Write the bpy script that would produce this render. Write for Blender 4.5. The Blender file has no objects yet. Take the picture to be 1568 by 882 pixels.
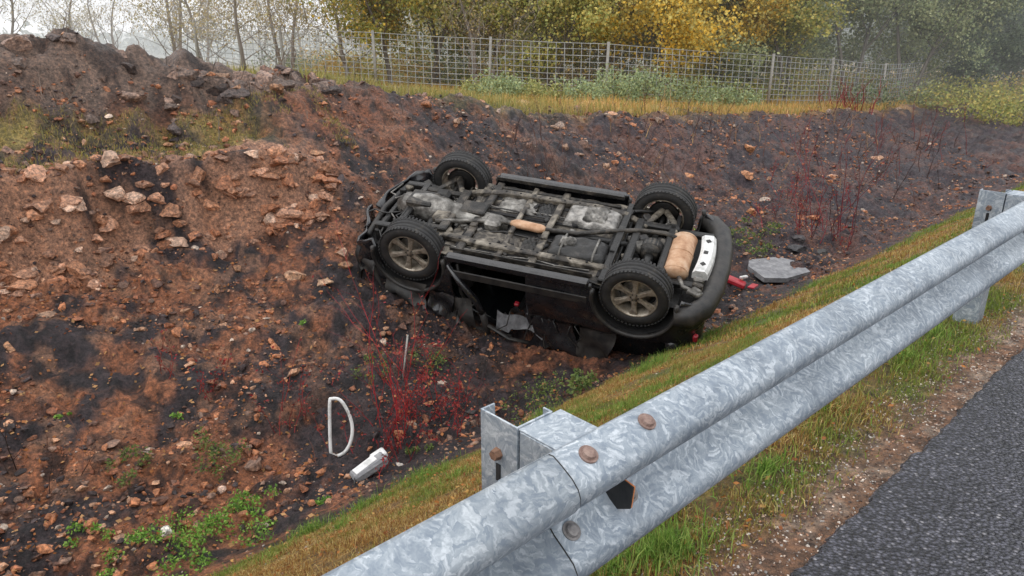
import bpy, bmesh, math, random
import numpy as np
from mathutils import Vector, Matrix
random.seed(3); rng=np.random.default_rng(3)
SC=bpy.context.scene

# ------------------------------------------------------------------ utils
def hash2(ix,iy,seed):
    h=(ix.astype(np.int64)*374761393+iy.astype(np.int64)*668265263+seed*982451653)&0x7fffffff
    h=((h^(h>>13))*1274126177)&0x7fffffff
    return ((h^(h>>16))&0xffff)/65535.0
def vn(x,y,seed=0):
    xi=np.floor(x);yi=np.floor(y);fx=x-xi;fy=y-yi
    fx=fx*fx*(3-2*fx);fy=fy*fy*(3-2*fy)
    a=hash2(xi,yi,seed);b=hash2(xi+1,yi,seed);c=hash2(xi,yi+1,seed);d=hash2(xi+1,yi+1,seed)
    return (a*(1-fx)+b*fx)*(1-fy)+(c*(1-fx)+d*fx)*fy
def fbm(x,y,sc,oct=4,seed=0):
    x=np.asarray(x,float)/sc;y=np.asarray(y,float)/sc;r=0;a=.5;n=0
    for i in range(oct):
        ca,sa=math.cos(.6+i),math.sin(.6+i)
        r=r+a*vn(x*ca-y*sa+17*i,x*sa+y*ca-9*i,seed+i);n+=a;x=x*2.03;y=y*2.03;a*=.52
    return r/n
def ss(a,b,x):
    u=np.clip((x-a)/(b-a),0,1);return u*u*(3-2*u)
def st2xy(s,t): return -.682*s+.731*t, .731*s+.682*t
def xy2st(x,y): return -.682*x+.731*y, .731*x+.682*y

def ground_h(s,t,detail=True):
    s=np.asarray(s,float);t=np.asarray(t,float)
    T=np.interp(t,[-10,2.7,5.5,8.9,11.5,21.4,35,60],[1.25,1.07,.64,.13,-.29,-1.05,-1.8,-2.15])
    q=np.interp(s,[5.6,7,8.2,9.5,11],[0,.13,.3,.62,1])
    so=s+(fbm(s*0,t,.9,3,71)-.5)*.7
    ql=np.interp(so,[5.6,7,8.5,9.35,9.62,10.6,11.6],[0,.1,.26,.38,.67,.71,1])
    w=ss(5.6,3.8,t);q=q*(1-w)+ql*w
    z=np.interp(s,[.75,1.3,4.4,5.0,5.6],[-.012,-.06,-2.02,-2.28,-2.30])+q*(T+2.30)
    if detail:
        b=ss(4.2,5.4,s)
        far=1-ss(13,20,s)*.5
        z=z+b*far*((fbm(s,t,1.3,3,5)-.5)*.36+(fbm(s,t,.42,3,15)-.5)*.30+(1-abs(fbm(s,t,.2,3,25)*2-1))*.11-.07+(fbm(s,t,.09,2,27)-.5)*.07)
        tb=ss(10.3,10.9,s)*(1-ss(12.0,13.5,s))*ss(9.5,5,t)
        z=z+tb*(fbm(s,t,.5,2,44)-.35)*.5
        g=(1-b)*ss(.9,1.4,s)
        z=z+g*((fbm(s,t,.5,3,35)-.5)*.09)
    return z
def gz(s,t): return float(ground_h(np.array([s]),np.array([t]))[0])
def P(s,t,dz=0):
    x,y=st2xy(s,t);return Vector((x,y,gz(s,t)+dz))

def mesh_np(name,V,F,mats,col=None,midx=None,smooth=False,parent=None):
    V=np.asarray(V,np.float32);F=np.asarray(F,np.int32);k=F.shape[1]
    me=bpy.data.meshes.new(name)
    me.vertices.add(len(V));me.vertices.foreach_set('co',V.ravel())
    me.loops.add(F.size);me.loops.foreach_set('vertex_index',F.ravel())
    me.polygons.add(len(F));me.polygons.foreach_set('loop_start',np.arange(0,F.size,k,dtype=np.int32))
    me.polygons.foreach_set('loop_total',np.full(len(F),k,np.int32))
    me.polygons.foreach_set('use_smooth',np.full(len(F),smooth,bool))
    for m in mats: me.materials.append(m)
    if midx is not None: me.polygons.foreach_set('material_index',np.asarray(midx,np.int32))
    me.update(calc_edges=True)
    if col is not None:
        c=np.ones((len(V),4),np.float32);c[:,:3]=col
        a=me.color_attributes.new('Col','FLOAT_COLOR','POINT');a.data.foreach_set('color',c.ravel())
    me.validate()
    ob=bpy.data.objects.new(name,me);SC.collection.objects.link(ob)
    if parent: ob.parent=parent
    return ob

class MB:
    def __init__(s): s.v=[];s.f=[];s.m=[];s.sm=[];s.mats=[]
    def mi(s,mat):
        if mat not in s.mats: s.mats.append(mat)
        return s.mats.index(mat)
    def add(s,V,F,mat,smooth=False):
        o=len(s.v);s.v+= [tuple(v) for v in V];i=s.mi(mat)
        for f in F: s.f.append(tuple(o+a for a in f));s.m.append(i);s.sm.append(smooth)
    def box(s,c,size,mat,R=None,bev=.01):
        hx,hy,hz=[a/2 for a in size];b=min(bev,hx*.45,hy*.45,hz*.45);pts=[]
        for x in(-1,1):
            for y in(-1,1):
                for z in(-1,1):
                    for d in range(3):
                        p=[x*(hx-b),y*(hy-b),z*(hz-b)];p[d]=(x*hx,y*hy,z*hz)[d]
                        pts.append(Vector(p))
        bm=bmesh.new()
        for p in pts: bm.verts.new(p)
        bmesh.ops.convex_hull(bm,input=bm.verts)
        bmesh.ops.dissolve_limit(bm,angle_limit=.02,verts=bm.verts,edges=bm.edges)
        bm.verts.ensure_lookup_table();bm.verts.index_update()
        M=R if R is not None else Matrix.Identity(3)
        V=[M@v.co+Vector(c) for v in bm.verts];F=[[v.index for v in f.verts] for f in bm.faces];bm.free()
        s.add(V,F,mat,False)
    def tube(s,path,rad,mat,n=8,cap=True,smooth=True,flat=1.0):
        path=[Vector(p) for p in path]
        if not hasattr(rad,'__len__'): rad=[rad]*len(path)
        V=[];F=[];up=Vector((0,0,1));prev=None
        for i,p in enumerate(path):
            d=(path[min(i+1,len(path)-1)]-path[max(i-1,0)])
            if d.length<1e-9:d=Vector((0,0,1))
            d.normalize()
            if prev is None:
                a=up if abs(d.z)<.9 else Vector((1,0,0));u=d.cross(a).normalized()
            else:
                u=(prev-d*prev.dot(d));u=u.normalized() if u.length>1e-6 else d.orthogonal().normalized()
            prev=u;w=d.cross(u)
            for k in range(n):
                a=2*math.pi*k/n;V.append(p+(u*math.cos(a)+w*math.sin(a)*flat)*rad[i])
        for i in range(len(path)-1):
            for k in range(n):
                F.append((i*n+k,i*n+(k+1)%n,(i+1)*n+(k+1)%n,(i+1)*n+k))
        if cap: F.append(tuple(range(n-1,-1,-1)));F.append(tuple((len(path)-1)*n+k for k in range(n)))
        s.add(V,F,mat,smooth)
    def lathe(s,prof,mat,c=(0,0,0),n=32,smooth=True):
        V=[];F=[]
        for r,y in prof:
            for k in range(n):
                a=2*math.pi*k/n;V.append((c[0]+r*math.cos(a),c[1]+y,c[2]+r*math.sin(a)))
        for i in range(len(prof)-1):
            for k in range(n): F.append((i*n+k,i*n+(k+1)%n,(i+1)*n+(k+1)%n,(i+1)*n+k))
        s.add(V,F,mat,smooth)
    def obj(s,name,parent=None,M=None):
        me=bpy.data.meshes.new(name);me.from_pydata(s.v,[],s.f)
        for m in s.mats: me.materials.append(m)
        me.polygons.foreach_set('material_index',s.m);me.polygons.foreach_set('use_smooth',s.sm)
        me.update()
        ob=bpy.data.objects.new(name,me);SC.collection.objects.link(ob)
        if parent: ob.parent=parent
        if M is not None: ob.matrix_local=M
        return ob

# ------------------------------------------------------------------ materials
def newmat(name):
    m=bpy.data.materials.new(name);m.use_nodes=True;nt=m.node_tree
    b=nt.nodes['Principled BSDF'];return m,nt,b
def noise(nt,scale,detail=5,rough=.6,coord='Object',dist=0):
    tc=nt.nodes.new('ShaderNodeTexCoord');n=nt.nodes.new('ShaderNodeTexNoise')
    n.inputs['Scale'].default_value=scale;n.inputs['Detail'].default_value=detail;n.inputs['Roughness'].default_value=rough
    n.inputs['Distortion'].default_value=dist
    nt.links.new(tc.outputs[coord],n.inputs['Vector']);return n
def ramp(nt,src,stops,interp='LINEAR'):
    r=nt.nodes.new('ShaderNodeValToRGB');r.color_ramp.interpolation=interp
    e=r.color_ramp.elements
    while len(e)>1:e.remove(e[-1])
    e[0].position=stops[0][0];e[0].color=(*stops[0][1],1)
    for p,c in stops[1:]:
        x=e.new(p);x.color=(*c,1)
    nt.links.new(src,r.inputs['Fac']);return r
def bump(nt,b,src,strength,dist=.01):
    n=nt.nodes.new('ShaderNodeBump');n.inputs['Strength'].default_value=strength;n.inputs['Distance'].default_value=dist
    nt.links.new(src,n.inputs['Height']);nt.links.new(n.outputs['Normal'],b.inputs['Normal'])
def mult(nt,a,c):
    mx=nt.nodes.new('ShaderNodeMix');mx.data_type='RGBA';mx.blend_type='MULTIPLY';mx.inputs['Factor'].default_value=1
    nt.links.new(a,mx.inputs['A']);nt.links.new(c,mx.inputs['B']);return mx.outputs['Result']
def M_mix(name,stops,scale,rough=.7,metal=0,bs=.3,bd=.01,detail=6,rr=None,coat=0,dist=0):
    m,nt,b=newmat(name);n=noise(nt,scale,detail,.65,dist=dist);r=ramp(nt,n.outputs['Fac'],stops)
    nt.links.new(r.outputs['Color'],b.inputs['Base Color'])
    b.inputs['Roughness'].default_value=rough;b.inputs['Metallic'].default_value=metal
    b.inputs['Coat Weight'].default_value=coat
    if rr:
        n2=noise(nt,scale*2.3,4);r2=ramp(nt,n2.outputs['Fac'],[(.35,(rr[0],)*3),(.65,(rr[1],)*3)])
        nt.links.new(r2.outputs['Color'],b.inputs['Roughness'])
    if bs: 
        n3=noise(nt,scale*4,5);bump(nt,b,n3.outputs['Fac'],bs,bd)
    return m
def M_col(name,rough=.8,vs=None,trans=0,bs=0,bscale=40,bd=.01,spec=.3,wet=None):
    """material driven by per-vertex Col attribute with fine procedural mottling"""
    m,nt,b=newmat(name)
    a=nt.nodes.new('ShaderNodeVertexColor');a.layer_name='Col'
    out=a.outputs['Color']
    if vs:
        n=noise(nt,vs,8,.8);r=ramp(nt,n.outputs['Fac'],[(.36,(.22,.22,.24)),(.5,(.95,.95,.95)),(.65,(2.2,2.0,1.8))])
        out=mult(nt,out,r.outputs['Color'])
    nt.links.new(out,b.inputs['Base Color']);b.inputs['Roughness'].default_value=rough
    b.inputs['Specular IOR Level'].default_value=spec
    if wet:
        n2=noise(nt,1.7,5,.7);r2=ramp(nt,n2.outputs['Fac'],[(.4,(wet[0],)*3),(.6,(wet[1],)*3)]);nt.links.new(r2.outputs['Color'],b.inputs['Roughness'])
    if bs:
        n3=noise(nt,bscale,8,.75);bump(nt,b,n3.outputs['Fac'],bs,bd)
    if trans:
        tr=nt.nodes.new('ShaderNodeBsdfTranslucent');nt.links.new(out,tr.inputs['Color'])
        ms=nt.nodes.new('ShaderNodeMixShader');ms.inputs[0].default_value=trans
        nt.links.new(b.outputs[0],ms.inputs[1]);nt.links.new(tr.outputs[0],ms.inputs[2])
        nt.links.new(ms.outputs[0],nt.nodes['Material Output'].inputs['Surface'])
    return m

m_ground=M_col('ground_soil',.6,vs=20,bs=1.0,bscale=26,bd=.06,spec=.5,wet=(.36,.72))
m_rock=M_col('rock',.6,vs=24,bs=.7,bscale=50,bd=.015,spec=.4)
m_blade=M_col('grass_blades',.5,trans=.25)
m_leaf=M_col('leaves',.6,trans=.35)
m_twig=M_col('twigs',.7)

# asphalt (damp, open aggregate)
m_asph,nt,b=newmat('asphalt')
tc=nt.nodes.new('ShaderNodeTexCoord')
v=nt.nodes.new('ShaderNodeTexVoronoi');v.inputs['Scale'].default_value=85;v.inputs['Randomness'].default_value=1;nt.links.new(tc.outputs['Object'],v.inputs['Vector'])
rc=ramp(nt,v.outputs['Color'],[(0,(.030,.030,.040)),(.5,(.068,.068,.086)),(.78,(.12,.12,.145)),(.92,(.25,.24,.25)),(1,(.48,.47,.46))])
rd=ramp(nt,v.outputs['Distance'],[(.25,(1.15,1.15,1.15)),(.6,(.16,.16,.18))])
n2=noise(nt,1.2,6);r2=ramp(nt,n2.outputs['Fac'],[(.3,(.72,.72,.77)),(.7,(1.3,1.3,1.3))])
nt.links.new(mult(nt,mult(nt,rc.outputs['Color'],rd.outputs['Color']),r2.outputs['Color']),b.inputs['Base Color'])
b.inputs['Roughness'].default_value=.36
bn=nt.nodes.new('ShaderNodeBump');bn.invert=True;bn.inputs['Strength'].default_value=1.0;bn.inputs['Distance'].default_value=.008
nt.links.new(v.outputs['Distance'],bn.inputs['Height']);nt.links.new(bn.outputs['Normal'],b.inputs['Normal'])

# galvanised steel with soft spangle
m_galv,nt,b=newmat('galvanised_steel')
tc=nt.nodes.new('ShaderNodeTexCoord')
nd=noise(nt,14,4,.7)
vm=nt.nodes.new('ShaderNodeVectorMath');vm.operation='MULTIPLY_ADD'
nt.links.new(nd.outputs['Color'],vm.inputs[0]);vm.inputs[1].default_value=(.05,.05,.05);nt.links.new(tc.outputs['Object'],vm.inputs[2])
vo=nt.nodes.new('ShaderNodeTexVoronoi');vo.inputs['Scale'].default_value=28;nt.links.new(vm.outputs[0],vo.inputs['Vector'])
vr=nt.nodes.new('ShaderNodeVectorRotate');vr.rotation_type='EULER_XYZ'
vs_=nt.nodes.new('ShaderNodeVectorMath');vs_.operation='SCALE';vs_.inputs['Scale'].default_value=6.0
nt.links.new(vo.outputs['Color'],vs_.inputs[0]);nt.links.new(vs_.outputs[0],vr.inputs['Rotation']);nt.links.new(vm.outputs[0],vr.inputs['Vector'])
mp=nt.nodes.new('ShaderNodeMapping');mp.inputs['Scale'].default_value=(10,130,30);nt.links.new(vr.outputs[0],mp.inputs['Vector'])
nf=nt.nodes.new('ShaderNodeTexNoise');nf.inputs['Scale'].default_value=1;nf.inputs['Detail'].default_value=4;nt.links.new(mp.outputs[0],nf.inputs['Vector'])
r=ramp(nt,nf.outputs['Fac'],[(.36,(.26,.31,.37)),(.52,(.37,.42,.47)),(.66,(.58,.63,.68))])
nl=noise(nt,2.2,7,.75);rl=ramp(nt,nl.outputs['Fac'],[(.35,(.60,.61,.62)),(.5,(.90,.90,.90)),(.65,(1.1,1.08,1.05))])
nt.links.new(mult(nt,r.outputs['Color'],rl.outputs['Color']),b.inputs['Base Color'])
b.inputs['Metallic'].default_value=.35
rr=ramp(nt,nf.outputs['Fac'],[(.3,(.58,.58,.58)),(.7,(.42,.42,.42))]);nt.links.new(rr.outputs['Color'],b.inputs['Roughness'])
bump(nt,b,nf.outputs['Fac'],.06,.002)

m_rust=M_mix('rusty_steel',[(.35,(.13,.07,.05)),(.65,(.34,.19,.12))],40,.7,metal=.3)
m_paint=M_mix('black_paint',[(.4,(.008,.008,.01)),(.62,(.014,.014,.016)),(.75,(.08,.065,.05))],3.5,.25,bs=0,rr=(.12,.5),coat=.6)
m_plastic=M_mix('black_plastic',[(.35,(.013,.013,.014)),(.7,(.05,.045,.04))],8,.5,bs=.2)
m_under=M_mix('underbody_dirty',[(.36,(.010,.009,.008)),(.47,(.050,.042,.034)),(.59,(.19,.165,.13)),(.78,(.45,.40,.33))],4.5,.55,bs=.7,detail=10,bd=.025,dist=.8)
m_under2=M_mix('underbody_mud',[(.36,(.008,.008,.007)),(.50,(.028,.025,.022)),(.66,(.10,.085,.068)),(.82,(.30,.26,.21))],5.5,.5,bs=.7,detail=10,bd=.025,dist=.8)
m_underd=M_mix('underbody_dark',[(.35,(.008,.008,.008)),(.6,(.018,.017,.016)),(.78,(.08,.07,.06))],7,.45,bs=.5,detail=8,bd=.02)
m_steel=M_mix('dusty_alloy',[(.36,(.040,.037,.033)),(.53,(.17,.16,.145)),(.78,(.52,.50,.46))],7,.38,metal=.4,bs=.5,detail=9)
m_shield=M_mix('heat_shield_foil',[(.34,(.10,.095,.09)),(.62,(.43,.41,.38))],9,.35,metal=.6,bs=.8,bd=.012,detail=9)
m_muff=M_mix('muffler_rust',[(.3,(.32,.15,.07)),(.5,(.54,.33,.2)),(.7,(.64,.48,.35))],6,.5,metal=.2,bs=.3)
m_rubber=M_mix('tyre_rubber',[(.35,(.014,.014,.015)),(.6,(.028,.027,.026)),(.75,(.09,.075,.06))],9,.7,bs=.3)
m_rim=M_mix('wheel_alloy',[(.35,(.16,.13,.10)),(.55,(.42,.37,.30)),(.75,(.62,.57,.5))],12,.38,metal=.5,bs=.15)
m_white=M_mix('white_plastic',[(.3,(.42,.42,.40)),(.5,(.74,.74,.73)),(.7,(.82,.82,.81))],9,.45,bs=.1)
m_greyp=M_mix('grey_fabric',[(.3,(.08,.08,.085)),(.7,(.22,.22,.23))],14,.9,bs=.4)
m_dark=M_mix('interior_and_gap_dark',[(.3,(.008,.008,.009)),(.7,(.025,.024,.024))],9,.9)
m_red=M_mix('red_plastic',[(.3,(.30,.012,.02)),(.7,(.5,.03,.05))],9,.35)
m_amber=M_mix('amber_reflector',[(.3,(.55,.17,.05)),(.7,(.7,.28,.1))],30,.4)
m_conc=M_mix('concrete_slab',[(.3,(.13,.13,.14)),(.55,(.26,.26,.27)),(.75,(.38,.38,.38))],9,.85,bs=.7)
m_glass,nt,b=newmat('tinted_glass');b.inputs['Base Color'].default_value=(.01,.012,.013,1);b.inputs['Roughness'].default_value=.06

# ------------------------------------------------------------------ ground colour
def lerp(a,b,w): return a*(1-w[:,None])+b*w[:,None]
def C(*c): return np.array(c,float)[None]
def ground_col(s,t):
    n1=fbm(s,t,1.6,4,101);n2=fbm(s,t,.35,4,111);n3=fbm(s,t,.12,3,121);n4=fbm(s,t,3.2,3,131)
    one=np.ones((len(s),1))
    left=ss(9,1.0,t)
    dark=C(.046,.034,.038)*one; rust=C(.20,.085,.050)*one; rustL=C(.36,.14,.065)*one
    r_=lerp(rust,rustL,left)
    w=ss(.47,.60,n2*.5+n1*.5+ (ss(6.4,9,s)*.10*left) -.02)
    soil=lerp(dark,r_,w*.85)
    soil=lerp(soil,C(.014,.012,.014)*one,ss(.52,.64,n3)*.8)
    w=ss(.56,.66,fbm(s,t,.22,4,141));soil=lerp(soil,C(.38,.20,.12)*one,w*.5*ss(5.6,7,s)*(.4+.6*left))
    soil=lerp(soil,C(.055,.043,.055)*one,ss(9,14,t)*.5*(1-ss(10.5,12,s)))
    lw=ss(9.0,9.25,s)*(1-ss(9.9,10.1,s))*ss(5.8,4.4,t)*ss(.36,.52,n2*.6+n1*.4)
    soil=lerp(soil,C(.44,.24,.155)*one,lw*.85)
    cr=ss(10.6,11.2,s)*ss(8,5.5,t)
    soil=lerp(soil,lerp(C(.20,.14,.11)*one,C(.06,.045,.04)*one,ss(.45,.6,n2)),cr*.9)
    tw=ss(9.8,10.05,s)*(1-ss(10.6,11,s))*ss(5.2,3.8,t)*ss(.36,.50,n1*.6+n2*.4)
    soil=lerp(soil,C(.30,.25,.08)*one,tw*.85)
    fld=ss(11.2,13,s+n2*1.2-ss(9,5,t)*2.0)
    straw=C(.60,.38,.15)*one;gr=C(.20,.22,.07)*one
    fc=lerp(straw,gr,np.clip(ss(.45,.6,n4)*.5+ss(16,8,t)*.7,0,1))
    fc=lerp(fc,C(.20,.20,.16)*one,ss(30,60,s))
    soil=lerp(soil,fc,fld)
    grn=C(.12,.145,.03)*one;och=C(.30,.18,.055)*one;brn=C(.17,.085,.035)*one
    g=lerp(och,grn,ss(.44,.58,n2*.5+n1*.5));g=lerp(g,brn,ss(.52,.66,n3*.5+n4*.5)*.65)
    edge=4.3+(fbm(s*0,t,.8,3,151)-.5)*.9
    gw=1-ss(-.1,.12,s-edge+(n3-.5)*.3)
    soil=lerp(soil,g,gw)
    mw=1-ss(-.05,.12,s-.88+(n2-.5)*.30)
    mg=lerp(C(.24,.13,.075)*one,C(.42,.30,.22)*one,ss(.5,.64,n3));soil=lerp(soil,mg,mw)
    return soil

sa=np.unique(np.concatenate([-np.geomspace(1,400,22)[::-1],np.arange(-.8,.6,.2),np.arange(.6,12.8,.032),12.8+np.geomspace(.05,500,90)]))
ta=np.unique(np.concatenate([-np.geomspace(.6,300,22)[::-1],np.arange(-.5,11,.032),11+ (np.geomspace(1,60,460)-1)*.75, 56+np.geomspace(1,700,40)]))
S,T=np.meshgrid(sa,ta,indexing='ij');s_=S.ravel();t_=T.ravel()
x,y=st2xy(s_,t_);z=ground_h(s_,t_)
V=np.stack([x,y,z],1);ns,nt_=S.shape
I=np.arange(ns*nt_).reshape(ns,nt_)
F=np.stack([I[:-1,:-1].ravel(),I[:-1,1:].ravel(),I[1:,1:].ravel(),I[1:,:-1].ravel()],1)
mesh_np('ground',V,F,[m_ground],ground_col(s_,t_),smooth=True)

# road
tt=np.concatenate([-np.geomspace(.5,200,30)[::-1],np.arange(0,14,.012),np.geomspace(14,600,80)])
ed=.735+(fbm(tt*0,tt,.5,3,201)-.5)*.035+(fbm(tt*0,tt,.05,3,205)-.5)*.035
V=[];F=[]
for i,t0 in enumerate(tt):
    for s0,zz in ((-8,.0),(-2,.0),(ed[i]-.02,.0),(ed[i],-.02)):
        xx,yy=st2xy(s0,t0);V.append((xx,yy,zz))
for i in range(len(tt)-1):
    for k in range(3):F.append((i*4+k,(i+1)*4+k,(i+1)*4+k+1,i*4+k+1))
ro=mesh_np('road',V,F,[m_asph],smooth=False)
m_line=M_mix('road_paint',[(.3,(.55,.55,.53)),(.7,(.78,.78,.76))],20,.6)
b=MB()
for s0 in(-.6-3.5,-7.4):
    a=[st2xy(s0,-60),st2xy(s0,300),st2xy(s0-.15,300),st2xy(s0-.15,-60)]
    b.add([(p[0],p[1],.004) for p in a],[(0,3,2,1)],m_line)
b.obj('road_marking')

# ------------------------------------------------------------------ batched rocks
def ico(level):
    bm=bmesh.new();bmesh.ops.create_icosphere(bm,subdivisions=level,radius=1)
    V=np.array([v.co[:] for v in bm.verts]);F=np.array([[v.index for v in f.verts] for f in bm.faces]);bm.free();return V,F
def rock_batch(name,s,t,size,cols,level,sink=.3,flat=(.4,.85),mat=None,tilt=.6,dz=None):
    bV,bF=ico(level);n=len(s);vars_=[]
    for i in range(18):
        d=rng.normal(size=(10,3));d/=np.linalg.norm(d,axis=1)[:,None]
        v=bV.copy()
        for k in range(10):
            h=rng.uniform(.38,.78);pr=v@d[k];v=v-np.clip(pr-h,0,None)[:,None]*d[k][None]
        v*=1+rng.normal(size=(len(v),1))*.05;v/=np.abs(v).max(0)[None]*.5+.5;vars_.append(v)
    vars_=np.array(vars_);vi=rng.integers(0,18,n)
    v=vars_[vi]
    sc=np.stack([rng.uniform(.8,1.4,n),rng.uniform(.65,1,n),rng.uniform(*flat,n)],1)*size[:,None]
    v=v*sc[:,None,:]
    a=rng.uniform(0,6.28,n);tx=rng.normal(0,tilt,n)
    ca,sa_=np.cos(a)[:,None],np.sin(a)[:,None]
    cx,sx=np.cos(tx)[:,None],np.sin(tx)[:,None]
    y1=v[...,1]*cx-v[...,2]*sx;z1=v[...,1]*sx+v[...,2]*cx;x1=v[...,0]
    x2=x1*ca-y1*sa_;y2=x1*sa_+y1*ca
    px,py=st2xy(s,t);pz=ground_h(s,t)
    if dz is not None: pz=pz+dz
    V=np.stack([x2+px[:,None],y2+py[:,None],z1+(pz+sc[:,2]*(.5-sink))[:,None]],2).reshape(-1,3)
    nv=len(bV);F=(bF[None]+np.arange(n)[:,None,None]*nv).reshape(-1,3)
    cc=np.repeat(cols,nv,axis=0)*(1+rng.normal(size=(len(V),1))*.06)
    return mesh_np(name,V,F,[mat or m_rock],np.clip(cc,0,1))
def pick(pal,n,w=None):
    pal=np.array(pal);i=rng.choice(len(pal),n,p=w);c=pal[i]*rng.uniform(.7,1.3,(n,1));return c
PAL=[(.36,.15,.072),(.25,.10,.053),(.42,.24,.15),(.11,.058,.042),(.05,.037,.038),(.42,.34,.28),(.19,.12,.09)]
W=[.19,.21,.10,.19,.20,.03,.08]
def scatter(n,s0,s1,t0,t1,pw=1.0,thr=None):
    s=rng.uniform(s0,s1,n);t=t0+(t1-t0)*rng.uniform(0,1,n)**pw
    if thr is not None:
        m=fbm(s,t,.8,3,301)+rng.uniform(-.15,.15,n)>thr;s,t=s[m],t[m]
    return s,t
s,t=scatter(48000,4.5,11.8,-.4,26,1.5,.47)
sz=.008+.016*rng.pareto(2.4,len(s)).clip(0,3.4)
rock_batch('rubble_small',s,t,sz,pick(PAL,len(s),W),1,.42)
s,t=scatter(1900,4.9,11.6,-.2,24,1.25,.48)
sz=.03+.03*rng.pareto(2.6,len(s)).clip(0,2.2)
rock_batch('rubble_rocks',s,t,sz,pick(PAL,len(s),[.30,.24,.13,.11,.08,.03,.11]),2,.45)
s,t=scatter(80,8.0,11.9,-.2,12,1.0)
rock_batch('boulders',s,t,rng.uniform(.06,.15,len(s)),pick([(.30,.16,.09),(.2,.12,.09),(.36,.23,.16)],len(s)),3,.55)
for lay,(s0,dz0,n) in enumerate([(9.12,.0,60),(9.32,.12,80),(9.52,.22,90),(9.72,.12,70)]):
    t=rng.uniform(-.9,5.2,n);off=(fbm(t*0,t,.9,3,71)-.5)*.7
    s=s0-off+rng.normal(0,.05,n)
    rock_batch('limestone_ledge',s,t,rng.uniform(.05,.17,n)*(1 if lay else .7),pick([(.42,.23,.15),(.34,.17,.10),(.46,.31,.23),(.22,.12,.08),(.32,.14,.075)],n),3,.68,(.5,.8),tilt=.25)
s=rng.uniform(10.8,11.9,110);t=rng.uniform(-1,7,110)
rock_batch('crest_rocks',s,t,rng.uniform(.05,.20,110),pick([(.17,.125,.105),(.25,.17,.135),(.09,.07,.065)],110),3,.62,(.5,.9))
s,t=scatter(50,10.6,11.8,8,40,1.0)
rock_batch('edge_rocks',s,t,rng.uniform(.06,.16,len(s)),pick([(.36,.27,.22),(.28,.15,.09)],len(s)),2)
s,t=scatter(14000,.71,1.06,.2,14,1.7)
rock_batch('gravel',s,t,rng.uniform(.0025,.0075,len(s)),pick([(.4,.3,.24),(.25,.14,.09),(.5,.46,.42),(.14,.09,.07)],len(s)),1)
s,t=scatter(900,1.0,4.6,.2,14,1.4)
rock_batch('pebbles',s,t,rng.uniform(.005,.014,len(s)),pick([(.45,.42,.38),(.3,.15,.08),(.4,.3,.24)],len(s)),1)
s=rng.uniform(-6,.68,200);t=.2+12*rng.uniform(0,1,200)**1.5
rock_batch('grit',s,t,rng.uniform(.0015,.004,200),pick([(.4,.38,.34),(.35,.25,.16)],200),1)
hp=[(5.32,1.3,.06,(.7,.68,.62)),(5.45,1.1,.045,(.55,.5,.42)),(5.2,1.55,.05,(.42,.2,.1)),(5.0,3.25,.05,(.6,.55,.5)),(5.75,1.9,.05,(.6,.42,.33)),(5.4,2.35,.055,(.45,.26,.17)),
 (8.2,4.0,.14,(.46,.28,.18)),(7.9,4.2,.11,(.5,.33,.22)),(8.5,3.1,.12,(.4,.2,.11)),(7.3,3.2,.09,(.42,.18,.09)),(8.3,12.1,.2,(.52,.24,.12)),(7.2,13.2,.16,(.5,.24,.12)),(8.4,15,.2,(.5,.25,.14)),(7.6,17.5,.17,(.5,.28,.18)),(8.0,21,.2,(.5,.3,.2)),(6.6,14.6,.12,(.45,.2,.1)),(9.3,16.5,.17,(.5,.24,.12)),(8.9,13.4,.15,(.5,.24,.12)),(7.0,11.6,.13,(.48,.22,.11)),
 (5.71,12.2,.2,(.05,.05,.055)),(5.95,12.6,.17,(.07,.065,.07)),(5.5,12.7,.14,(.06,.06,.06)),(6.8,10.2,.12,(.45,.22,.12))]
h=np.array([(a[0],a[1],a[2]) for a in hp]);rock_batch('stones',h[:,0],h[:,1],h[:,2],np.array([a[3] for a in hp]),3)

# ------------------------------------------------------------------ grass blades
def blades(name,s,t,L,Wd,cols,lean=.7,mat=None):
    n=len(s);x,y=st2xy(s,t);z=ground_h(s,t)-.004
    a=rng.uniform(0,6.283,n);d=np.stack([np.cos(a),np.sin(a)],1)
    l=np.abs(rng.normal(0,lean,n)).clip(0,1.4);b=rng.uniform(0,6.283,n);ld=np.stack([np.cos(b),np.sin(b)],1)
    base=np.stack([x,y,z],1)
    w=np.zeros((n,3));w[:,:2]=d*Wd[:,None]/2
    mid=base.copy();mid[:,:2]+=ld*(np.sin(l*.5)*L*.55)[:,None];mid[:,2]+=np.cos(l*.5)*L*.55
    tip=mid.copy();tip[:,:2]+=ld*(np.sin(l*1.3)*L*.5)[:,None];tip[:,2]+=np.cos(l*1.3)*L*.5
    V=np.stack([base-w,base+w,mid+w*.8,mid-w*.8,tip],1).reshape(-1,3)
    o=np.arange(n)[:,None]*5
    F=np.concatenate([o+np.array([[0,1,2]]),o+np.array([[0,2,3]]),o+np.array([[3,2,4]])],0)
    return mesh_np(name,V,F,[mat or m_blade],np.repeat(cols,5,axis=0))
def gcol(s,t):
    n=len(s);g=fbm(s,t,.35,4,111)*.5+fbm(s,t,1.6,4,101)*.5
    w=ss(.43,.57,g+rng.normal(0,.05,n))
    green=pick([(.17,.24,.04),(.23,.31,.055),(.12,.17,.03),(.29,.34,.07)],n);och=pick([(.50,.34,.11),(.38,.20,.06),(.62,.47,.20),(.26,.12,.045)],n)
    return lerp(och,green,w)
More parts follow.
